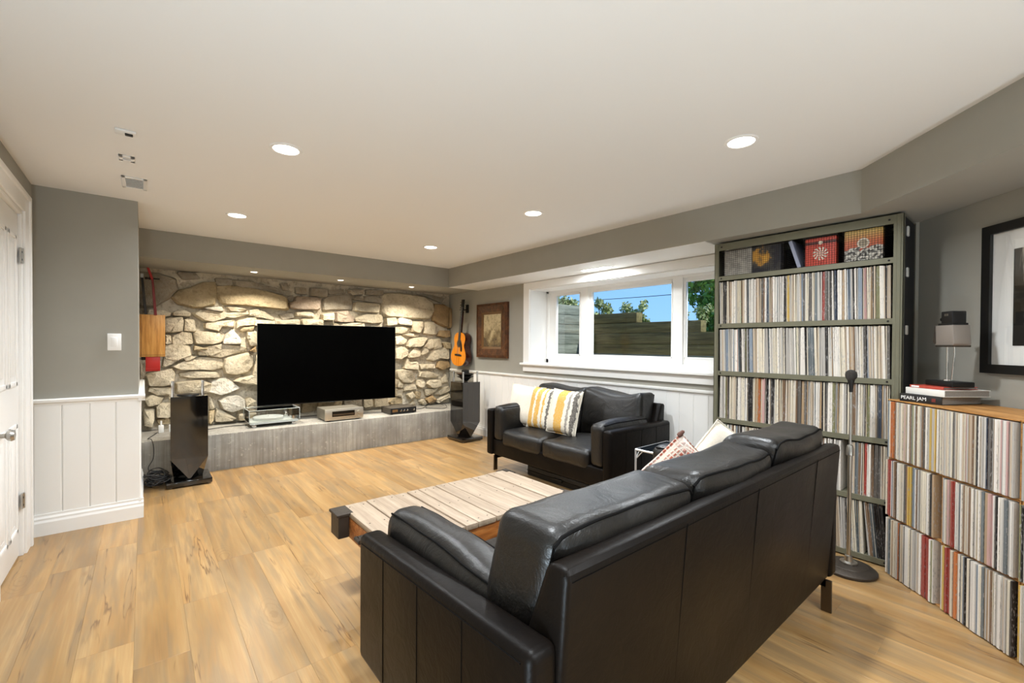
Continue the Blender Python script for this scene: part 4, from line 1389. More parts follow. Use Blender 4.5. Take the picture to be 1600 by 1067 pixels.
hk = thing('guitar_hook', 'black wall hook holding the acoustic guitar by its headstock', 'hook', (XW, 5.46, 1.80))
MB().box(-.02, 0, -.03, .03, -.06, .06, .004, 2).build('hook_plate', BLACKM, hk)
MB().tube([(-.018, 0, -.01), (-.07, 0, -.02)], .008, 8).tube([(-.07, -.035, -.02), (-.075, -.035, -.018), (-.115, -.04, -.018)], .006, 8).tube([(-.07, .035, -.02), (-.075, .035, -.018), (-.115, .04, -.018)], .006, 8).tube([(-.07, -.035, -.02), (-.07, .035, -.02)], .007, 8).build('yoke', BLACKM, hk)

# ---- box guitars hanging in the left alcove
BOXW = wood_mat('orange cedar box', '#a56a2a', '#cf9448', '#dca85e', .45, (30, 30, 2), .1)
REDW = mat('red painted wood', '#b3231c', .4)
bg = thing('box_guitar', 'orange wooden box guitar with a red neck hanging before the stone wall', 'guitar', (.066, 5.74, .99))
MB().box(-.102, .102, -.04, .04, .145, .565, .004, 2).build('box_body', BOXW, bg)
MB().box(-.088, -.084, -.043, -.039, .15, .56).box(-.098, .098, -.042, -.039, .16, .163).build('body_binding', mat('dark seam', '#5d3510', .6), bg)
MB().box(-.052, .062, -.03, .02, 0, .146, .004, 2).box(-.052, .062, -.034, -.028, .02, .03).build('red_tail', REDW, bg)
nk = MB().prism([(.014, .56), (.038, .56), (.012, .92), (-.006, .92)], -.045, -.015, 'y', .002, 1).build('neck', mat('dark red neck', '#7c1a15', .4), bg)
MB().prism([(-.008, .91), (.014, .91), (-.022, 1.03), (-.042, 1.03)], -.044, -.02, 'y', .002, 1).build('headstock', REDW, bg)
for zz, xx in ((.925, .0), (.925, .03)):
    MB().tube([(xx - .045, -.03, zz), (xx + .03, -.03, zz)], .008, 8).lathe([(0, -.012), (.012, -.01), (.012, .01), (0, .012)], 8, mtx=T(xx - .045, -.03, zz) @ RY(PI / 2)).build('tuning_peg', BLACKM, bg)
MB().box(-.02, .0, -.01, .24, .955, .975).build('wall_hanger', BLACKM, bg)
bg2 = thing('stick_guitar', 'slim dark stick guitar behind the orange box guitar', 'guitar', (.0, 5.80, 1.0))
MB().prism([(.010, .50), (.034, .50), (-.004, .97), (-.024, .97)], .02, .045, 'y', .002, 1).build('neck', mat('dark ebony neck', '#2b241e', .45), bg2)
MB().box(-.02, .06, .02, .05, .1, .52, .004, 1).build('body', mat('dark walnut body', '#35251a', .4), bg2)
MB().box(-.026, .0, .012, .02, .93, .97, .001, 1).build('head_plate', STEEL, bg2)

# ---- framed picture on the window wall
WALN = wood_mat('carved walnut frame', '#2b1509', '#553016', '#754a26', .4, (14, 14, 14), .2)
pf = thing('framed_painting', 'sepia landscape in a wide carved walnut frame beside the window', 'picture', (XW, 4.84, 1.468))
def frame_ring(w, h, wid, prof_depths, y_out):
    pass
def rect_frame(mb, w, h, wid, d0, d1, mtx):
    """mitred frame: outer w x h, width wid, sloping from depth d0 (outer) to d1 (inner); local x = across, z = up, y = out (negative)"""
    o = [(-w / 2, -h / 2), (w / 2, -h / 2), (w / 2, h / 2), (-w / 2, h / 2)]
    i = [(-w / 2 + wid, -h / 2 + wid), (w / 2 - wid, -h / 2 + wid), (w / 2 - wid, h / 2 - wid), (-w / 2 + wid, h / 2 - wid)]
    for k in range(4):
        k2 = (k + 1) % 4
        v = [(o[k][0], 0, o[k][1]), (o[k2][0], 0, o[k2][1]), (i[k2][0], 0, i[k2][1]), (i[k][0], 0, i[k][1]),
             (o[k][0], -d0, o[k][1]), (o[k2][0], -d0, o[k2][1]), (i[k2][0], -d1, i[k2][1]), (i[k][0], -d1, i[k][1])]
        f = [(0, 1, 2, 3), (4, 5, 6, 7), (0, 1, 5, 4), (3, 2, 6, 7), (0, 3, 7, 4), (1, 2, 6, 5)]
        mb.raw(v, f, mtx)
    return mb
FM = RZ(R(-90))   # local -y -> -X
rect_frame(MB(), .69, .74, .035, .035, .045, FM).build('outer_moulding', WALN, pf, smooth=False)
rect_frame(MB(), .62, .67, .085, .040, .030, FM).build('frame_board', WALN, pf, smooth=False)
rect_frame(MB(), .452, .502, .03, .034, .020, FM).build('inner_moulding', mat('gilt brown slip', '#6d4c28', .4), pf, smooth=False)
def sepia():
    t = NT('sepia landscape print')
    tc = t.n('ShaderNodeTexCoord')
    sp = t.n('ShaderNodeSeparateXYZ'); t.l(tc.outputs['Object'], sp.inputs[0])
    v = t.coords((1, 1, 1), rand=False)
    a = t.noise(v, 9, 6, .7)
    b = t.noise(v, 26, 5, .7)
    h = t.n('ShaderNodeMath', operation='MULTIPLY_ADD'); t.l(sp.outputs[2], h.inputs[0]); h.inputs[1].default_value = 1.1; h.inputs[2].default_value = .02
    s = t.n('ShaderNodeMath', operation='ADD'); t.l(a, s.inputs[0]); t.l(h.outputs[0], s.inputs[1])
    c = t.ramp(s.outputs[0], [(.28, lin('#4a3a28')), (.42, lin('#85714e')), (.55, lin('#c3b18a')), (.8, lin('#cdbd97'))])
    c = t.mix(t.ramp(b, [(.4, g3(.5)), (.5, g3(0))]), c, lin('#6d5a3c'))
    t.l(c, t.p.inputs['Base Color'])
    t.setp(Roughness=.3)
    return t.m
MB().box(-.004, .0, -.235, .235, -.26, .26, mtx=T(-.012, 0, 0)).build('picture', sepia(), pf)

# ---- large framed photograph on the angled wall
ap = thing('framed_photograph', 'black framed photograph with wide white mat above the record crates', 'picture', (3.372, .202, 1.523), R(225))
FMT = T(.34, 0, 0)   # frame centre to the right of its left edge
BLKF = mat('black frame', '#0a0a0a', .4)
rect_frame(MB(), .68, .75, .045, .03, .03, FMT).build('frame', BLKF, ap, smooth=False)
MB().box(-.30, .30, -.014, -.006, -.335, .335, mtx=FMT).build('mat_board', mat('white mat board', '#efeeea', .8), ap)
def photo():
    t = NT('monochrome photograph')
    tc = t.n('ShaderNodeTexCoord')
    sp = t.n('ShaderNodeSeparateXYZ'); t.l(tc.outputs['Object'], sp.inputs[0])
    v = t.coords((6, 6, 1.4), rand=False)
    a = t.noise(v, 2, 4, .6)
    s = t.n('ShaderNodeMath', operation='MULTIPLY_ADD'); t.l(a, s.inputs[0]); s.inputs[1].default_value = .22; t.l(sp.outputs[0], s.inputs[2])
    c = t.ramp(s.outputs[0], [(0, lin('#161614')), (.30, lin('#201f1c')), (.315, lin('#c9bfb1')), (.47, lin('#b3a797')), (.5, lin('#2a2825'))])
    t.l(c, t.p.inputs['Base Color'])
    t.setp(Roughness=.35)
    return t.m
MB().box(-.19, .19, -.016, -.0145, -.235, .235, mtx=FMT).build('photograph', photo(), ap)
MB().box(-.297, .297, -.020, -.018, -.332, .332, mtx=FMT).build('glazing', glass('picture glass', (1, 1, 1), .35), ap)

# ------------------------------------------------------------------ record shelf
OLIVE = mat('olive grey steel', '#716f5c', .5, .2, var=.06, vs_=12)
NAVY = mat('dark steel back and shaded side', '#14151d', .6)
SX, SY0, SY1 = 3.30, .522, 1.60
sh = thing('record_shelf', 'tall olive grey steel shelf unit packed with record sleeves', 'shelf', (SX, 1.06, 0))
LIPS = [1.793, 1.443, 1.093, .745, .392, .042]
for (ya, yb) in ((SY0, SY0 + .045), (SY1 - .032, SY1)):
    for (xa, xb) in ((SX, SX + .035), (SX + .315, SX + .35)):
        front = xa == SX
        outer = ya if ya == SY0 else yb
        b = MB()
        if front:
            b.box(xa, xa + .003, ya, yb, 0, 2.035)
            b.box(xa - .004, xa, ya + (.012 if ya == SY0 else .006), ya + (.030 if ya == SY0 else .024), 0, 2.035, .001, 1)
        else:
            b.box(xb - .003, xb, ya, yb, 0, 2.035)
        b.box(xa, xb, min(outer, outer + (.003 if ya == SY0 else -.003)), max(outer, outer + (.003 if ya == SY0 else -.003)), 0, 2.035)
        wpt(b, 'post', OLIVE, sh)
for z in LIPS + [2.035]:
    lipz = .033 if z < 2 else .052
    b = MB().box(SX + .002, SX + .345, SY0 + .004, SY1 - .004, z - .006, z - .003)
    b.box(SX + .001, SX + .004, SY0 + .042, SY1 - .03, z - lipz, z, .0008, 1)
    b.box(SX + .342, SX + .345, SY0 + .004, SY1 - .004, z - lipz, z)
    so_ = wpt(b, 'shelf_board', OLIVE, sh)
    for yy in (SY0 + .065, SY1 - .05):
        MB().lathe([(0, .004), (.005, .003), (.006, 0), (0, 0)], 8, mtx=T(SX + .001, yy, z - lipz / 2) @ RY(-PI / 2)).build('bolt', BLACKM, so_)
wpt(MB().box(SX + .346, SX + .349, SY0 + .004, SY1 - .004, .02, 2.02), 'back_panel', NAVY, sh)
wpt(MB().box(SX + .04, SX + .31, SY0 - .001, SY0 + .001, .02, 2.02), 'side_panel', NAVY, sh)  # dark colour stands in for the shadow on this side of the shelf
wpt(MB().box(SX + .04, SX + .31, SY1 - .003, SY1 - .001, .02, 2.02), 'side_panel', OLIVE, sh)
for (za, zb) in ((1.913, 1.97), (1.68, 1.734), (1.349, 1.403)):
    wpt(MB().box(SX + .055, SX + .085, SY0 - .012, SY0 - .001, za, zb, .004, 2), 'side_clip', mat('white clip', '#c9c9c6', .5), sh)

# ------------------------------------------------------------------ records
PAL = [('cream', '#d6ccb8', 24), ('off-white', '#dfd9d0', 26), ('pale grey', '#b4afa8', 22), ('beige', '#bfae98', 14), ('dark grey', '#5d5853', 9), ('black', '#2c2928', 6),
       ('brown', '#80664f', 6), ('tan', '#a98f70', 4), ('muted blue', '#7f8a97', 2.5), ('slate', '#686f72', 4), ('yellow', '#c4a352', .8), ('orange', '#bd6f3c', .7), ('red', '#9c4238', .8),
       ('pink', '#bf9a94', 1.5), ('olive', '#86835f', 1.5), ('green', '#7f9176', .8), ('navy', '#3b4556', 1)]
PC = {n: lin(c) for n, c, w in PAL}
PN = [n for n, c, w in PAL]
PWT = [w for n, c, w in PAL]

def sleeve_mat(name, src):
    t = NT(name)
    if src == 'object':
        oi = t.n('ShaderNodeObjectInfo'); col = oi.outputs['Color']
    else:
        at = t.n('ShaderNodeAttribute'); at.attribute_name = 'Col'; col = at.outputs['Color']
    tc = t.n('ShaderNodeTexCoord')
    mp = t.n('ShaderNodeMapping'); t.l(tc.outputs['Object'], mp.inputs[0]); mp.inputs['Scale'].default_value = (200, 200, 55)
    if src == 'object':
        ml = t.n('ShaderNodeMath', operation='MULTIPLY'); t.l(oi.outputs['Random'], ml.inputs[0]); ml.inputs[1].default_value = 91
        t.l(ml.outputs[0], mp.inputs['Location'])
    a = t.noise(mp.outputs[0], 1, 2, .5)
    mp2 = t.n('ShaderNodeMapping'); t.l(tc.outputs['Object'], mp2.inputs[0]); mp2.inputs['Scale'].default_value = (9, 9, 9)
    b = t.noise(mp2.outputs[0], 1, 3, .6)
    mk = t.n('ShaderNodeMath', operation='MULTIPLY'); t.l(t.ramp(a, [(.56, g3(0)), (.62, g3(.55))]), mk.inputs[0]); t.l(t.ramp(b, [(.42, g3(0)), (.55, g3(1))]), mk.inputs[1])
    inv = t.n('ShaderNodeInvert'); t.l(col, inv.inputs[1])
    dk = t.mix(.55, inv.outputs[0], (.25, .2, .17))
    c = t.mix(mk.outputs[0], col, dk)
    t.l(c, t.p.inputs['Base Color'])
    t.setp(Roughness=.45)
    return t.m
SLEEVE_O = sleeve_mat('record sleeve', 'object')
SLEEVE_V = sleeve_mat('record sleeves in rows', 'attr')

class Boxes:
    def __init__(s):
        s.v, s.f, s.c = [], [], []
    def add(s, o, ux, uy, uz, col):
        """box from corner o with edge vectors"""
        n = len(s.v)
        for k in range(8):
            s.v.append(tuple(o + ux * (k & 1) + uy * ((k >> 1) & 1) + uz * ((k >> 2) & 1)))
        for q in ((0, 2, 3, 1), (4, 5, 7, 6), (0, 1, 5, 4), (2, 6, 7, 3), (0, 4, 6, 2), (1, 3, 7, 5)):
            s.f.append(tuple(n + i for i in q))
            s.c.append(col)
    def build(s, name, m):
        me = bpy.data.meshes.new(name)
        me.from_pydata(s.v, [], s.f)
        me.update()
        at = me.color_attributes.new('Col', 'FLOAT_COLOR', 'CORNER')
        arr = np.repeat(np.array([(*c, 1.0) for c in s.c], dtype=np.float32), 4, axis=0)
        at.data.foreach_set('color', arr.ravel())
        me.materials.append(m)
        o = bpy.data.objects.new(name, me)
        COL.objects.link(o)
        return o

ra = random.Random(21)
bx = Boxes()
pick = lambda: ra.choices(PN, PWT)[0]
def shelf_row(ztop, y0, y1, specials=(), lean0=0., wts=None):
    """records standing on a shelf, from high Y (left in view) to low Y"""
    y = y1
    prev, run = pick(), 0
    while y > y0 + .006:
        th = ra.choice((.0032, .004, .004, .0045, .005, .006, .008, .011)) * ra.uniform(.9, 1.2)
        if run <= 0:
            prev = ra.choices(PN, wts or PWT)[0]
            run = ra.choice((1, 1, 1, 2, 2, 3))
        run -= 1
        name = prev
        for (ya, yb, nm) in specials:
            if ya < y < yb:
                name = nm
        col = Vector(PC[name]) * ra.uniform(.85, 1.1)
        hgt = .312 + ra.uniform(-.004, .002)
        lean = lean0 + ra.uniform(-.010, .012)
        k = lean * hgt
        o = Vector((SX + .010 + ra.uniform(-.002, .010), y - th, ztop - .003))
        bx.add(o, Vector((.31, 0, 0)), Vector((0, th - .0004, 0)), Vector((0, k, hgt)), tuple(col))
        y -= th
L_ = PN.index
shelf_row(LIPS[1], .572, 1.56, [(.90, .922, 'red'), (.835, .85, 'navy'), (1.10, 1.112, 'yellow'), (.572, .586, 'orange')], .012)
shelf_row(LIPS[2], .572, 1.56, [(1.30, 1.325, 'beige'), (.955, .985, 'slate')], .022)
shelf_row(LIPS[3], .572, 1.56, [(1.275, 1.29, 'orange'), (.62, .632, 'navy'), (1.25, 1.272, 'pink')], .0)
shelf_row(LIPS[4], .80, 1.56, [], .0)
shelf_row(LIPS[4], .572, .765, [(.68, .69, 'red'), (.615, .64, 'dark grey')], .0, [30, 26, 14, 10, 4, 4, 3, 3, 1, 1, 1, 1, 2, 1, 1, 1, 1])
shelf_row(LIPS[5], .68, 1.54, [], .045)
shelf_row(LIPS[5], .572, .665, [(.60, .62, 'black'), (.585, .6, 'black')], .09)

# ---- crates with individual records
PLY = wood_mat('orange plywood crate', '#8c5a28', '#c08a4c', '#d4a266', .5, (3, 30, 30), .1)
CR0, CRZ = Vector((3.242, .572, 0)), R(225)
crm = T(*CR0) @ RZ(CRZ)
crates = [(0, .712, .655, .330, 'the long top crate', 'long plywood crate of records on top of the stack'), (.718, 1.08, .655, .330, 'top right crate', 'top plywood crate at the right edge of the picture'),
          (0, .350, .3275, .3265, 'the middle left crate', 'middle plywood crate of records next to the tall shelf'), (.356, .712, .3275, .3265, 'the middle right crate', 'middle plywood crate of records at the right of the stack'),
          (.718, 1.08, .3275, .3265, 'x', 'middle plywood crate at the right edge of the picture'),
          (0, .350, 0, .3265, 'the bottom left crate', 'bottom plywood crate of records next to the tall shelf'), (.356, .712, 0, .3265, 'the bottom right crate', 'bottom plywood crate of records with a brown end sleeve'),
          (.718, 1.08, 0, .3265, 'x', 'bottom plywood crate at the right edge of the picture')]
b = MB().box(-.5, .5, -.155, .155, 0, .311, .0)
for e in b.bm.edges:
    pass
sl_me = bpy.data.meshes.new('record_sleeve')
# sleeve: spine edges slightly rounded, mouth side open between two card faces
bmv = b.bm
bmesh.ops.bevel(bmv, geom=[e for e in bmv.edges if abs(e.verts[0].co.y + .155) < 1e-6 and abs(e.verts[1].co.y + .155) < 1e-6 and abs(e.verts[0].co.x - e.verts[1].co.x) < 1e-6], offset=.22, segments=1, affect='EDGES', clamp_overlap=False) if False else None
bmv.to_mesh(sl_me); bmv.free()
sl_me.materials.append(SLEEVE_O)
def ordn(i):
    return f"{i}{'th' if 10 <= i % 100 <= 20 else {1: 'st', 2: 'nd', 3: 'rd'}.get(i % 10, 'th')}"
n_ind = 0
rb = random.Random(77)
SPEC = {'the long top crate': [(.022, .055, 'orange'), (.0, .02, 'muted blue'), (.285, .30, 'yellow'), (.315, .322, 'yellow')],
        'the middle left crate': [(.01, .035, 'red'), (.155, .175, 'yellow'), (.315, .33, 'black'), (.29, .31, 'black')],
        'the middle right crate': [(.06, .075, 'red'), (.23, .258, 'pink'), (.265, .285, 'black'), (.345, .36, 'brown')],
        'the bottom left crate': [(.14, .165, 'off-white'), (.245, .29, 'red')],
        'the bottom right crate': [(.01, .025, 'yellow'), (.03, .045, 'red'), (.33, .36, 'black'), (.07, .09, 'orange')]}
for (x0, x1, z0, hh, nm, lb) in crates:
    t = thing('record_crate', lb, 'crate', crm @ Vector((x0, 0, z0)), CRZ)
    w = x1 - x0
    th = .006
    MB().box(0, w, .012, .345, .0005, th, .001, 1).build('bottom_board', PLY, t)
    MB().box(0, w, .002 if z0 > .6 else .012, .345, hh - th - .0005, hh - .0005, .001, 1).build('top_board', PLY, t)
    for (a, c) in ((0, th), (w - th, w)):
        MB().box(a, c, .012, .345, th, hh - th - .001, .001, 1).build('side_board', PLY, t)
    MB().box(th, w - th, .338, .345, th, hh - th - .001).build('back_board', PLY, t)
    x = x0 + th + .0015
    xe = x1 - th - .002
    if nm in ('the middle left crate', 'the bottom left crate'):
        xe -= .018
    i = 0
    edge = x0 > .7
    while x < xe - .004:
        tk = rb.choice((.0045, .0055, .006, .0065, .007, .008, .010, .012)) * (1.0 if not edge else .8)
        tk = min(tk, xe - x)
        name = rb.choices(PN, PWT)[0]
        for (a, c, q) in SPEC.get(nm, []):
            if a < x - x0 < c:
                name = q
        col = Vector(PC[name]) * rb.uniform(.88, 1.1)
        i += 1
        yo = rb.uniform(-.006, .004)
        lean = rb.uniform(-.006, .006)
        zz = z0 + th + .001
        hgt = hh - 2 * th - .002 - rb.uniform(.0, .006)
        if (not edge) and n_ind < 300:
            o = inst('record_sleeve', sl_me, None, crm @ Vector((x + tk / 2, .155 + yo - .004, zz)), (0, 0, CRZ), ((tk - .0006), .31 / .31, min(1.0, hgt / .311)))
            o.color = (*col, 1)
            tag(o, f'{name} record sleeve, {ordn(i)} from the left in {nm}', 'record', 'records in the plywood crates')
            n_ind += 1
        else:
            M3 = crm.to_3x3()
            bx.add(crm @ Vector((x, yo, zz)), M3 @ Vector((tk - .0005, 0, 0)), M3 @ Vector((0, .31, 0)), Vector((0, 0, min(hgt, .311))), tuple(col))
        x += tk
rec = bx.build('record_rows', SLEEVE_V)
tag(rec, 'rows of record sleeves filling the tall shelf, spines outward', 'records', kind='stuff')
print('individual records', n_ind, 'stuff boxes', len(bx.f) // 6)

# ---- wire baskets and covers in the top compartment
WIRE = mat('dark wire', '#2f2c29', .5, .6)
def cover_mat(name, kind):
    t = NT(name)
    tc = t.n('ShaderNodeTexCoord')
    sp = t.n('ShaderNodeSeparateXYZ'); t.l(tc.outputs['Object'], sp.inputs[0])
    Yc, Zc = sp.outputs[1], sp.outputs[2]
    def mth(op, a, b=None, c=None):
        m_ = t.n('ShaderNodeMath', operation=op)
        for i_, q in enumerate((a, b, c)):
            if q is None:
                continue
            if isinstance(q, (int, float)):
                m_.inputs[i_].default_value = q
            else:
                t.l(q, m_.inputs[i_])
        return m_.outputs[0]
    if kind == 'swirl':
        zz = mth('ADD', Zc, .012)
        rad = mth('SQRT', mth('ADD', mth('MULTIPLY', Yc, Yc), mth('MULTIPLY', zz, zz)))
        an = mth('ARCTAN2', zz, Yc)
        ph = mth('SINE', mth('MULTIPLY_ADD', an, 11.0, mth('MULTIPLY', rad, 120.0)))
        petals = mth('MULTIPLY', mth('GREATER_THAN', ph, -.1), mth('LESS_THAN', rad, .042))
        band = mth('MULTIPLY', mth('GREATER_THAN', Zc, .048), mth('LESS_THAN', Zc, .066))
        dot = mth('LESS_THAN', mth('ADD', mth('POWER', mth('ABSOLUTE', Yc), 2.0), mth('POWER', mth('ABSOLUTE', mth('SUBTRACT', Zc, .057)), 2.0)), .00014)
        c = t.mix(band, lin('#c8452f'), lin('#5b231c'))
        c = t.mix(petals, c, lin('#e6dcc9'))
        c = t.mix(dot, c, lin('#e6dcc9'))
    elif kind == 'hills':
        v = t.coords((1, 1, 1), rand=False)
        nz = t.noise(v, 22, 3)
        hz = mth('MULTIPLY_ADD', nz, .10, Zc)
        sky = t.ramp(mth('MULTIPLY_ADD', Zc, 5.0, .5), [(.3, lin('#b8452c')), (.62, lin('#cc6a35')), (.9, lin('#d8b463'))])
        hill = t.ramp(t.noise(v, 60, 4), [(.44, lin('#3c332c')), (.56, lin('#d9d3c6'))])
        c = t.mix(mth('LESS_THAN', hz, .035), sky, hill)
        rad = mth('SQRT', mth('ADD', mth('MULTIPLY', Yc, Yc), mth('MULTIPLY', mth('SUBTRACT', Zc, .012), mth('SUBTRACT', Zc, .012))))
        c = t.mix(mth('LESS_THAN', rad, .030), c, lin('#e0d6c4'))
        c = t.mix(mth('LESS_THAN', rad, .022), c, lin('#a8977c'))
    elif kind == 'grey':
        v = t.coords((1, 1, 1))
        c = t.ramp(t.noise(v, 30, 4), [(.35, lin('#8f8b84')), (.65, lin('#b5b0a6'))])
    else:
        v = t.coords((1, 1, 1))
        c = t.ramp(t.noise(v, 9, 3), [(.40, lin('#24242c')), (.52, lin('#4b463f')), (.60, lin('#c58f38')), (.72, lin('#dba94c'))])
    t.l(c, t.p.inputs['Base Color'])
    t.setp(Roughness=.4)
    return t.m
def basket(label, y0, y1, covers, ztop):
    yc = (y0 + y1) / 2
    z0 = LIPS[0] - .001
    t = thing('wire_basket', label, 'basket', (SX + .012, yc, z0))
    hy, h = (y1 - y0) / 2, ztop - z0
    dp = .28
    b = MB()
    step = .0135
    ny = int(2 * hy / step)
    nz = int(h / step)
    for i in range(ny + 1):
        yy = -hy + 2 * hy * i / ny
        b.tube([(0, yy, .003), (0, yy, h)], .0009, 4, cap=False)
    for k in range(nz + 1):
        zz = .003 + (h - .003) * k / nz
        b.tube([(0, -hy, zz), (0, hy, zz)], .0009, 4, cap=False)
    b.build('front_grid', WIRE, t, smooth=False)
    for s in (-1, 1):
        b = MB()
        for i in range(int(dp / .02) + 1):
            b.tube([(i * .02, s * hy, .003), (i * .02, s * hy, h)], .0009, 4, cap=False)
        for k in range(nz + 1):
            zz = .003 + (h - .003) * k / nz
            b.tube([(0, s * hy, zz), (dp, s * hy, zz)], .0009, 4, cap=False)
        b.build('side_grid', WIRE, t, smooth=False)
    MB().tube([(0, -hy, h), (0, hy, h), (dp, hy, h), (dp, -hy, h)], .003, 6, closed=True).build('rim', WIRE, t)
    MB().tube([(0, -hy, .003), (0, hy, .003), (dp, hy, .003), (dp, -hy, .003)], .002, 6, closed=True).build('base_wire', WIRE, t)
    return t
basket('wide wire basket at the left of the top shelf with grey and dark sleeves', 1.115, 1.548, None, 1.975)
basket('wire basket in the top shelf holding the red sleeve with a white swirl', .838, 1.022, None, 1.978)
basket('wire basket at the right of the top shelf with the sunset sleeve', .612, .810, None, 1.985)
def cover(label, y0, y1, z1, kind, x=SX + .02, th=.05):
    yc = (y0 + y1) / 2
    z0 = LIPS[0] + .001
    h = z1 - z0
    o = MB().box(0, th, -(y1 - y0) / 2, (y1 - y0) / 2, -h / 2, h / 2, .0015, 1).build('album_box', cover_mat('album cover ' + kind, kind), None)
    o.location = (x, yc, z0 + h / 2)
    tag(o, label, 'album')
cover('grey sleeve at the left end of the wide wire basket', 1.345, 1.535, 1.985, 'grey')
cover('dark sleeve with ochre figure in the wide wire basket', 1.155, 1.340, 1.99, 'ochre')
cover('red album cover with a white swirl in the wire basket', .845, 1.014, 1.972, 'swirl')
cover('sunset album cover with a pale disc over hills in the right wire basket', .618, .803, 1.982, 'hills')
bd = thing('binder', 'slim blue-grey binder leaning between the wire baskets on the top shelf', 'binder', (SX + .02, 1.046, LIPS[0]))
bd.rotation_euler = (R(-17), 0, 0)
MB().box(0, .20, -.011, .011, .003, .195, .002, 1).build('cover_board', mat('blue grey board', '#8a8fa3', .5), bd)
MB().box(.004, .19, -.009, .009, .193, .1965).build('page_block', WHITE, bd)

# ---- books on the crates and the reading lamp
def tob(x, y, z):
    return crm @ Vector((x, y, z))
CT = .985
BKB, BKW, BKR = mat('black book cloth', '#1d1c1b', .5), mat('white book cover', '#e3e0d9', .45), mat('red book cover', '#b04232', .45)
PAGES = mat('book pages', '#8b8782', .8, var=.1, vs_=150)
def book(label, loc, rz, w, d, h, m, name='book'):
    """spine along local x at y=0, depth d in +y"""
    t = thing(name, label, 'book', loc, rz)
    MB().box(0, w, 0, d, 0, .003, .001, 1).build('cover_board', m, t)
    MB().box(0, w, 0, d, h - .003, h, .001, 1).build('cover_board', m, t)
    MB().box(0, w, -.001, .004, 0, h, .002, 2).build('spine', m, t)
    MB().box(.006, w - .004, .004, d - .005, .003, h - .003).build('page_block', PAGES, t)
    return t
BR = CRZ + R(9)
b1 = book('black hardback book with white spine lettering at the bottom of the stack', tob(.080, .004, CT), CRZ + R(18), .20, .275, .042, BKB)
def text(body, size, m, parent, mtx, name='lettering'):
    cu = bpy.data.curves.new('txt', 'FONT')
    cu.body = body
    cu.size = size
    cu.extrude = .0004
    cu.align_y = 'CENTER'
    o = bpy.data.objects.new('txt', cu)
    COL.objects.link(o)
    dg = bpy.context.evaluated_depsgraph_get()
    me = bpy.data.meshes.new_from_object(o.evaluated_get(dg))
    bpy.data.objects.remove(o)
    me.transform(mtx)
    me.materials.clear()
    me.materials.append(m)
    q = bpy.data.objects.new(name, me)
    COL.objects.link(q)
    q.parent = parent
    return q
text('PEARL JAM', .026, WHITE, b1, T(.008, -.0022, .021) @ RX(PI / 2))
MB().box(.155, .172, -.002, -.0005, .012, .030).build('spine_mark', mat('maroon mark', '#6b2a25', .5), b1)
b2 = book('thick white book in the middle of the stack on the crates', tob(.086, .03, CT + .0425), CRZ + R(9), .205, .25, .034, BKW)
text('TEN   LIVE', .016, mat('grey print', '#8a8784', .6), b2, T(.14, -.0022, .017) @ RX(PI / 2)) if False else None
b3 = book('thin red book on top of the stack under the lamp', tob(.10, .04, CT + .077), CRZ + R(12), .17, .20, .014, BKR)
MB().box(.01, .05, -.002, -.0005, .003, .011).build('spine_mark', WHITE, b3)

lp = thing('desk_lamp', 'small vintage lamp with box head on chrome rods standing on the books', 'lamp', tob(.195, .16, CT + .0915), CRZ)
lp.scale = (.74, .74, .98)
MB().box(-.115, .11, -.07, .07, 0, .028, .005, 2).build('base', BLACKM, lp)
MB().lathe([(0, .028), (.022, .028), (.018, .036), (.008, .04), (0, .04)], 20, mtx=T(-.02, 0, 0)).build('rod_collar', CHROME, lp)
MB().tube([(-.02, 0, .03), (-.02, 0, .245)], .0055, 12).build('rod', CHROME, lp)
MB().tube([(.0, .015, .03), (.002, .02, .09), (.012, .02, .17), (.016, .015, .245)], .004, 10).build('rod', CHROME, lp)
GREYH = mat('warm grey enamel', '#8d847c', .4, .2)
hd_ = MB().prism([(-.05, .215), (-.068, .235), (-.052, .322), (.085, .322), (.098, .225), (.09, .215)], -.055, .055, 'y', .004, 2).build('head', GREYH, lp)
MB().prism([(-.058, .222), (-.068, .235), (-.056, .319), (-.049, .319), (-.045, .225)], -.058, .058, 'y', .001, 1).build('head_end', DARKM, hd_)
MB().box(-.045, .09, -.06, .06, .208, .218, .002, 1).build('lamp_lip', DARKM, hd_)
tp = MB().box(-.02, .07, -.045, .045, .33, .395, .005, 2).box(-.04, .08, -.05, .05, .32, .333, .003, 1).build('top_box', BLACKP, lp)
MB().tube([(-.02, -.01, .36), (-.06, -.01, .355)], .010, 10).tube([(-.02, 0, .38), (-.035, 0, .39)], .006, 8).build('adjuster', BLACKM, tp)
for k in range(3):
    MB().box(.010 + k * .011, .014 + k * .011, -.0465, -.0445, .37, .382).build('vent_slot', STEEL, tp)

# ---- microphone stand
ms = thing('microphone_stand', 'vintage microphone stand with heavy round iron base beside the sofa', 'microphone stand', (3.10, .71, 0))
MB().lathe([(0, 0), (.128, 0), (.134, .006), (.134, .016), (.118, .028), (.09, .035), (.088, .038), (.05, .043), (.02, .047), (0, .047)], 48).build('base', DARKM, ms)
MB().lathe([(0, .046), (.042, .046), (.042, .052), (.022, .056), (.018, .085), (.010, .09), (0, .09)], 24).build('base_collar', STEEL, ms)
MB().tube([(0, 0, .05), (0, 0, .70)], .0105, 14).build('lower_tube', STEEL, ms)
MB().lathe([(.010, .655), (.018, .66), (.018, .70), (.014, .715), (.008, .72)], 20).build('clutch', STEEL, ms)
MB().tube([(0, 0, .70), (0, 0, 1.03)], .007, 12).build('upper_tube', STEEL, ms)
mc = MB().lathe([(0, 1.02), (.009, 1.02), (.011, 1.06), (.017, 1.085), (.017, 1.09), (0, 1.09)], 20).build('microphone_body', BLACKM, ms)
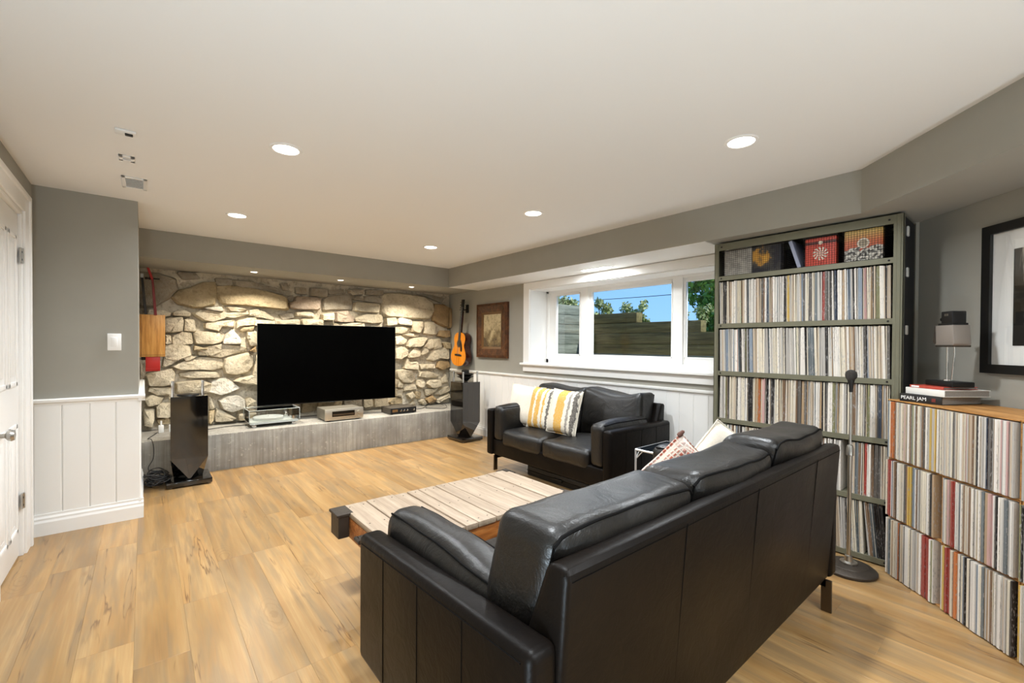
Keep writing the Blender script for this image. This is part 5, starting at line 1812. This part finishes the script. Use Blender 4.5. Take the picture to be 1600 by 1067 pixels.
MB().lathe([(0, 1.088), (.018, 1.09), (.027, 1.102), (.029, 1.118), (.026, 1.134), (.014, 1.145), (0, 1.148)], 24).build('grille', mat('mesh grille', '#4a4744', .5, .7, var=.5, vs_=400, bump=.8, bs=500), mc)

# ------------------------------------------------------------------ outside the window
rg = random.Random(3)
gr = MB().box(5.45, 40, -20, 30, 1.2, 1.30).build('ground', mat('lawn', '#5d7a35', .95, var=.3, vs_=2), smooth=False)
tag(gr, 'grassy ground level beyond the timber wall', 'ground', kind='structure')
wf = MB().box(4.02, 5.5, -2, 5.4, .2, .72).build('window_well', mat('gravel', '#7c766b', .95, var=.3, vs_=60, bump=.6, bs=90), smooth=False)
tag(wf, 'gravel bottom of the window well', 'ground', kind='structure')
fc = MB().box(XW + .30, XW + .36, -2.7, WY0 - .02, -.2, 3.0).box(XW + .30, XW + .36, WY1 + .02, 6.6, -.2, 3.0).box(XW + .30, XW + .36, WY0 - .02, WY1 + .02, -.2, WZ0).box(XW + .30, XW + .36, WY0 - .02, WY1 + .02, WZ1, 3.0).build('wall_outer', mat('house siding', '#b9b4a8', .8), smooth=False)
tag(fc, 'outer face of the house wall above the window', 'wall', kind='structure')
TIMB = wood_mat('weathered green timber', '#4a4528', '#746b42', '#8d8456', .8, (30, 1.6, 30), .3)
TIMG = wood_mat('skylit tint weathered timber', '#51584f', '#7c857b', '#98a096', .8, (1.6, 30, 30), .3)  # bluish grey puts the skylight on the return wall into its colour
tw = thing('timber_wall', 'stepped timber retaining wall facing the window', 'retaining wall', (5.3, 3.0, .7))
tops = [(4.62, 3.662, 1.740), (3.662, 2.73, 1.595), (2.73, 1.6, 1.452), (1.6, .3, 1.31)]
z = .70
course = [.702, .850, .998, 1.146, 1.294, 1.449, 1.600, 1.745]
for k in range(len(course) - 1):
    za, zb = course[k], course[k + 1] - .004
    y_hi = 4.62
    y_lo = min([b_ for (a_, b_, t_) in tops if t_ >= zb - .02] + [4.62])
    if y_hi - y_lo < .1:
        continue
    y = y_hi
    first = rg.uniform(.9, 1.5)
    while y > y_lo + .01:
        L = y - y_lo
        if y - L - y_lo < .35:
            L = y - y_lo
        o = MB().box(5.3 + rg.uniform(-.004, .004), 5.44, y - L + .003, y - .003, za, zb, .008, 2)
        wpt(o, 'timber', TIMB, tw)
        y -= L
tl = thing('timber_return_wall', 'timber retaining wall coloured as if skylit, closing the left side of the window well', 'retaining wall', (4.7, 4.63, .7))
course2 = [.70, .845, .99, 1.140, 1.290, 1.440, 1.590, 1.735, 1.885]
for k in range(len(course2) - 1):
    xs_ = [4.03, 5.45] if k not in (6,) else [4.03, 4.72, 4.86, 5.45]
    for a, c in zip(xs_, xs_[1:]):
        wpt(MB().box(a + .003, c - .003, 4.63 + rg.uniform(-.005, .005), 4.78, course2[k], course2[k + 1] - .004, .008, 2), 'timber', TIMG, tl)

def leaf_mesh(centres, n, size, seed, spread_fn, tilt=1.0):
    r_ = np.random.RandomState(seed)
    V = np.zeros((n * 4, 3), np.float32)
    base = spread_fn(r_, n)
    a = r_.normal(size=(n, 3)); a /= np.linalg.norm(a, axis=1)[:, None]
    b_ = r_.normal(size=(n, 3)); b_ -= (a * b_).sum(1)[:, None] * a; b_ /= np.linalg.norm(b_, axis=1)[:, None]
    s = size * r_.uniform(.6, 1.3, size=(n, 1))
    V[0::4] = base - a * s
    V[1::4] = base + b_ * s * .45
    V[2::4] = base + a * s
    V[3::4] = base - b_ * s * .45
    me = bpy.data.meshes.new('foliage')
    me.vertices.add(n * 4)
    me.vertices.foreach_set('co', V.ravel())
    me.loops.add(n * 4)
    me.loops.foreach_set('vertex_index', np.arange(n * 4, dtype=np.int32))
    me.polygons.add(n)
    me.polygons.foreach_set('loop_start', np.arange(n, dtype=np.int32) * 4)
    me.polygons.foreach_set('loop_total', np.full(n, 4, np.int32))
    me.update()
    me.validate()
    return me
def leaf_mat(name, a, b_):
    t = NT(name)
    v = t.coords((1, 1, 1), rand=False)
    t.l(t.ramp(t.noise(v, 3.5, 4), [(.35, lin(a)), (.65, lin(b_))]), t.p.inputs['Base Color'])
    t.setp(Roughness=.5)
    t.p.inputs['Subsurface Weight'].default_value = 0
    return t.m
LEAF1 = leaf_mat('light green leaves', '#5d8a35', '#93bb55')
LEAF2 = leaf_mat('pale shrub leaves', '#7f8f55', '#b7c08a')
BARK = mat('bark', '#54452f', .9, var=.3, vs_=10, bump=.6, bs=30)
def tree(name, label, loc, rad, zc, n, size, m, seed, clumps=14, stems=True, group=None):
    t = thing(name, label, 'tree' if 'tree' in name else 'shrub', loc, 0, group)
    r0 = random.Random(seed)
    cen = []
    for k in range(clumps):
        a = r0.uniform(0, 2 * PI)
        q = r0.random() ** .5
        zz = r0.uniform(-1, 1)
        rr_ = math.sqrt(max(0, 1 - zz * zz * .8))
        cen.append((rad[0] * .75 * q * rr_ * math.cos(a), rad[1] * .75 * q * rr_ * math.sin(a), zc + rad[2] * .75 * zz))
    cen = np.array(cen)
    def sp(r_, n_):
        i = r_.randint(0, len(cen), n_)
        d = r_.normal(size=(n_, 3)); d /= np.linalg.norm(d, axis=1)[:, None]
        d *= (r_.uniform(size=(n_, 1)) ** .4)
        return cen[i] + d * np.array([rad[0], rad[1], rad[2]]) * .38
    me = leaf_mesh(None, n, size, seed, sp)
    me.materials.append(m)
    o = bpy.data.objects.new('foliage', me)
    COL.objects.link(o)
    o.parent = t
    o['kind'] = 'stuff'
    b = MB()
    if stems:
        b.tube([(0, 0, 0), (.05, .03, zc * .5), (0, 0, zc)], [.05 * rad[2] + .01, .04 * rad[2] + .008, .02 * rad[2] + .004], 8)
        for c in cen[:8]:
            b.tube([(0, 0, zc * .45), tuple((c * .6 + np.array([0, 0, zc * .2]))), tuple(c)], [.016 * rad[2] + .004, .01 * rad[2] + .003, .004], 6)
        b.build('trunk', BARK, t)
    return t
tree('leafy_tree', 'bright green leafy tree filling the right window pane', (7.6, 3.55, 1.30), (.75, .62, 1.3), 1.15, 26000, .05, LEAF1, 5, 30)
tree('leafy_tree', 'rounded green tree behind the right end of the timber wall', (10.4, 2.5, 1.30), (1.4, 1.3, 1.8), 1.5, 16000, .07, LEAF1, 6, 30)
for i, (xx, yy, s, lb) in enumerate([(6.2, 5.05, .22, 'small pale shrub at the left end of the timber wall'), (6.75, 4.85, .24, 'second small pale shrub above the timber wall'),
                                     (6.5, 4.40, .20, 'thin pale shrub over the middle of the timber wall'), (6.6, 3.35, .17, 'low shrub above the lower step of the timber wall'), (6.9, 3.9, .15, 'tiny shrub sprig beside the timber step')]):
    tree('garden_shrub', lb, (xx, yy, 1.30), (s, s * 1.1, s * 1.1), .42 + (.12 if i < 3 else .02), 420, .035, LEAF2, 20 + i, 6, True, 'shrubs above the timber wall')
tree('garden_shrub', 'pale bush above the left return wall', (5.6, 5.5, 1.30), (.5, .5, .35), .55, 1500, .04, LEAF2, 41, 10, True)
pcab = MB()
cable_pts = [(14, 14 - i * 1.2, 3.02 + .010 * (i - 6) ** 2 * .4) for i in range(13)]
o = MB().tube(cable_pts, .012, 6).build('power_line', BLACKM)
tag(o, 'thin overhead power line crossing the sky', 'power line')
fd = thing('hanging_feeder', 'small dark bird feeder hanging outside the middle pane', 'bird feeder', (4.25, 3.63, 1.96))
MB().lathe([(0, -.09), (.03, -.09), (.032, -.085), (.022, -.08), (.022, -.02), (.035, -.015), (.01, .01), (0, .01)], 16).build('seed_tube', BLACKM, fd)
MB().tube([(0, 0, .01), (0, 0, .12), (-.21, 0, .14)], .003, 6).build('hanger_wire', BLACKM, fd)
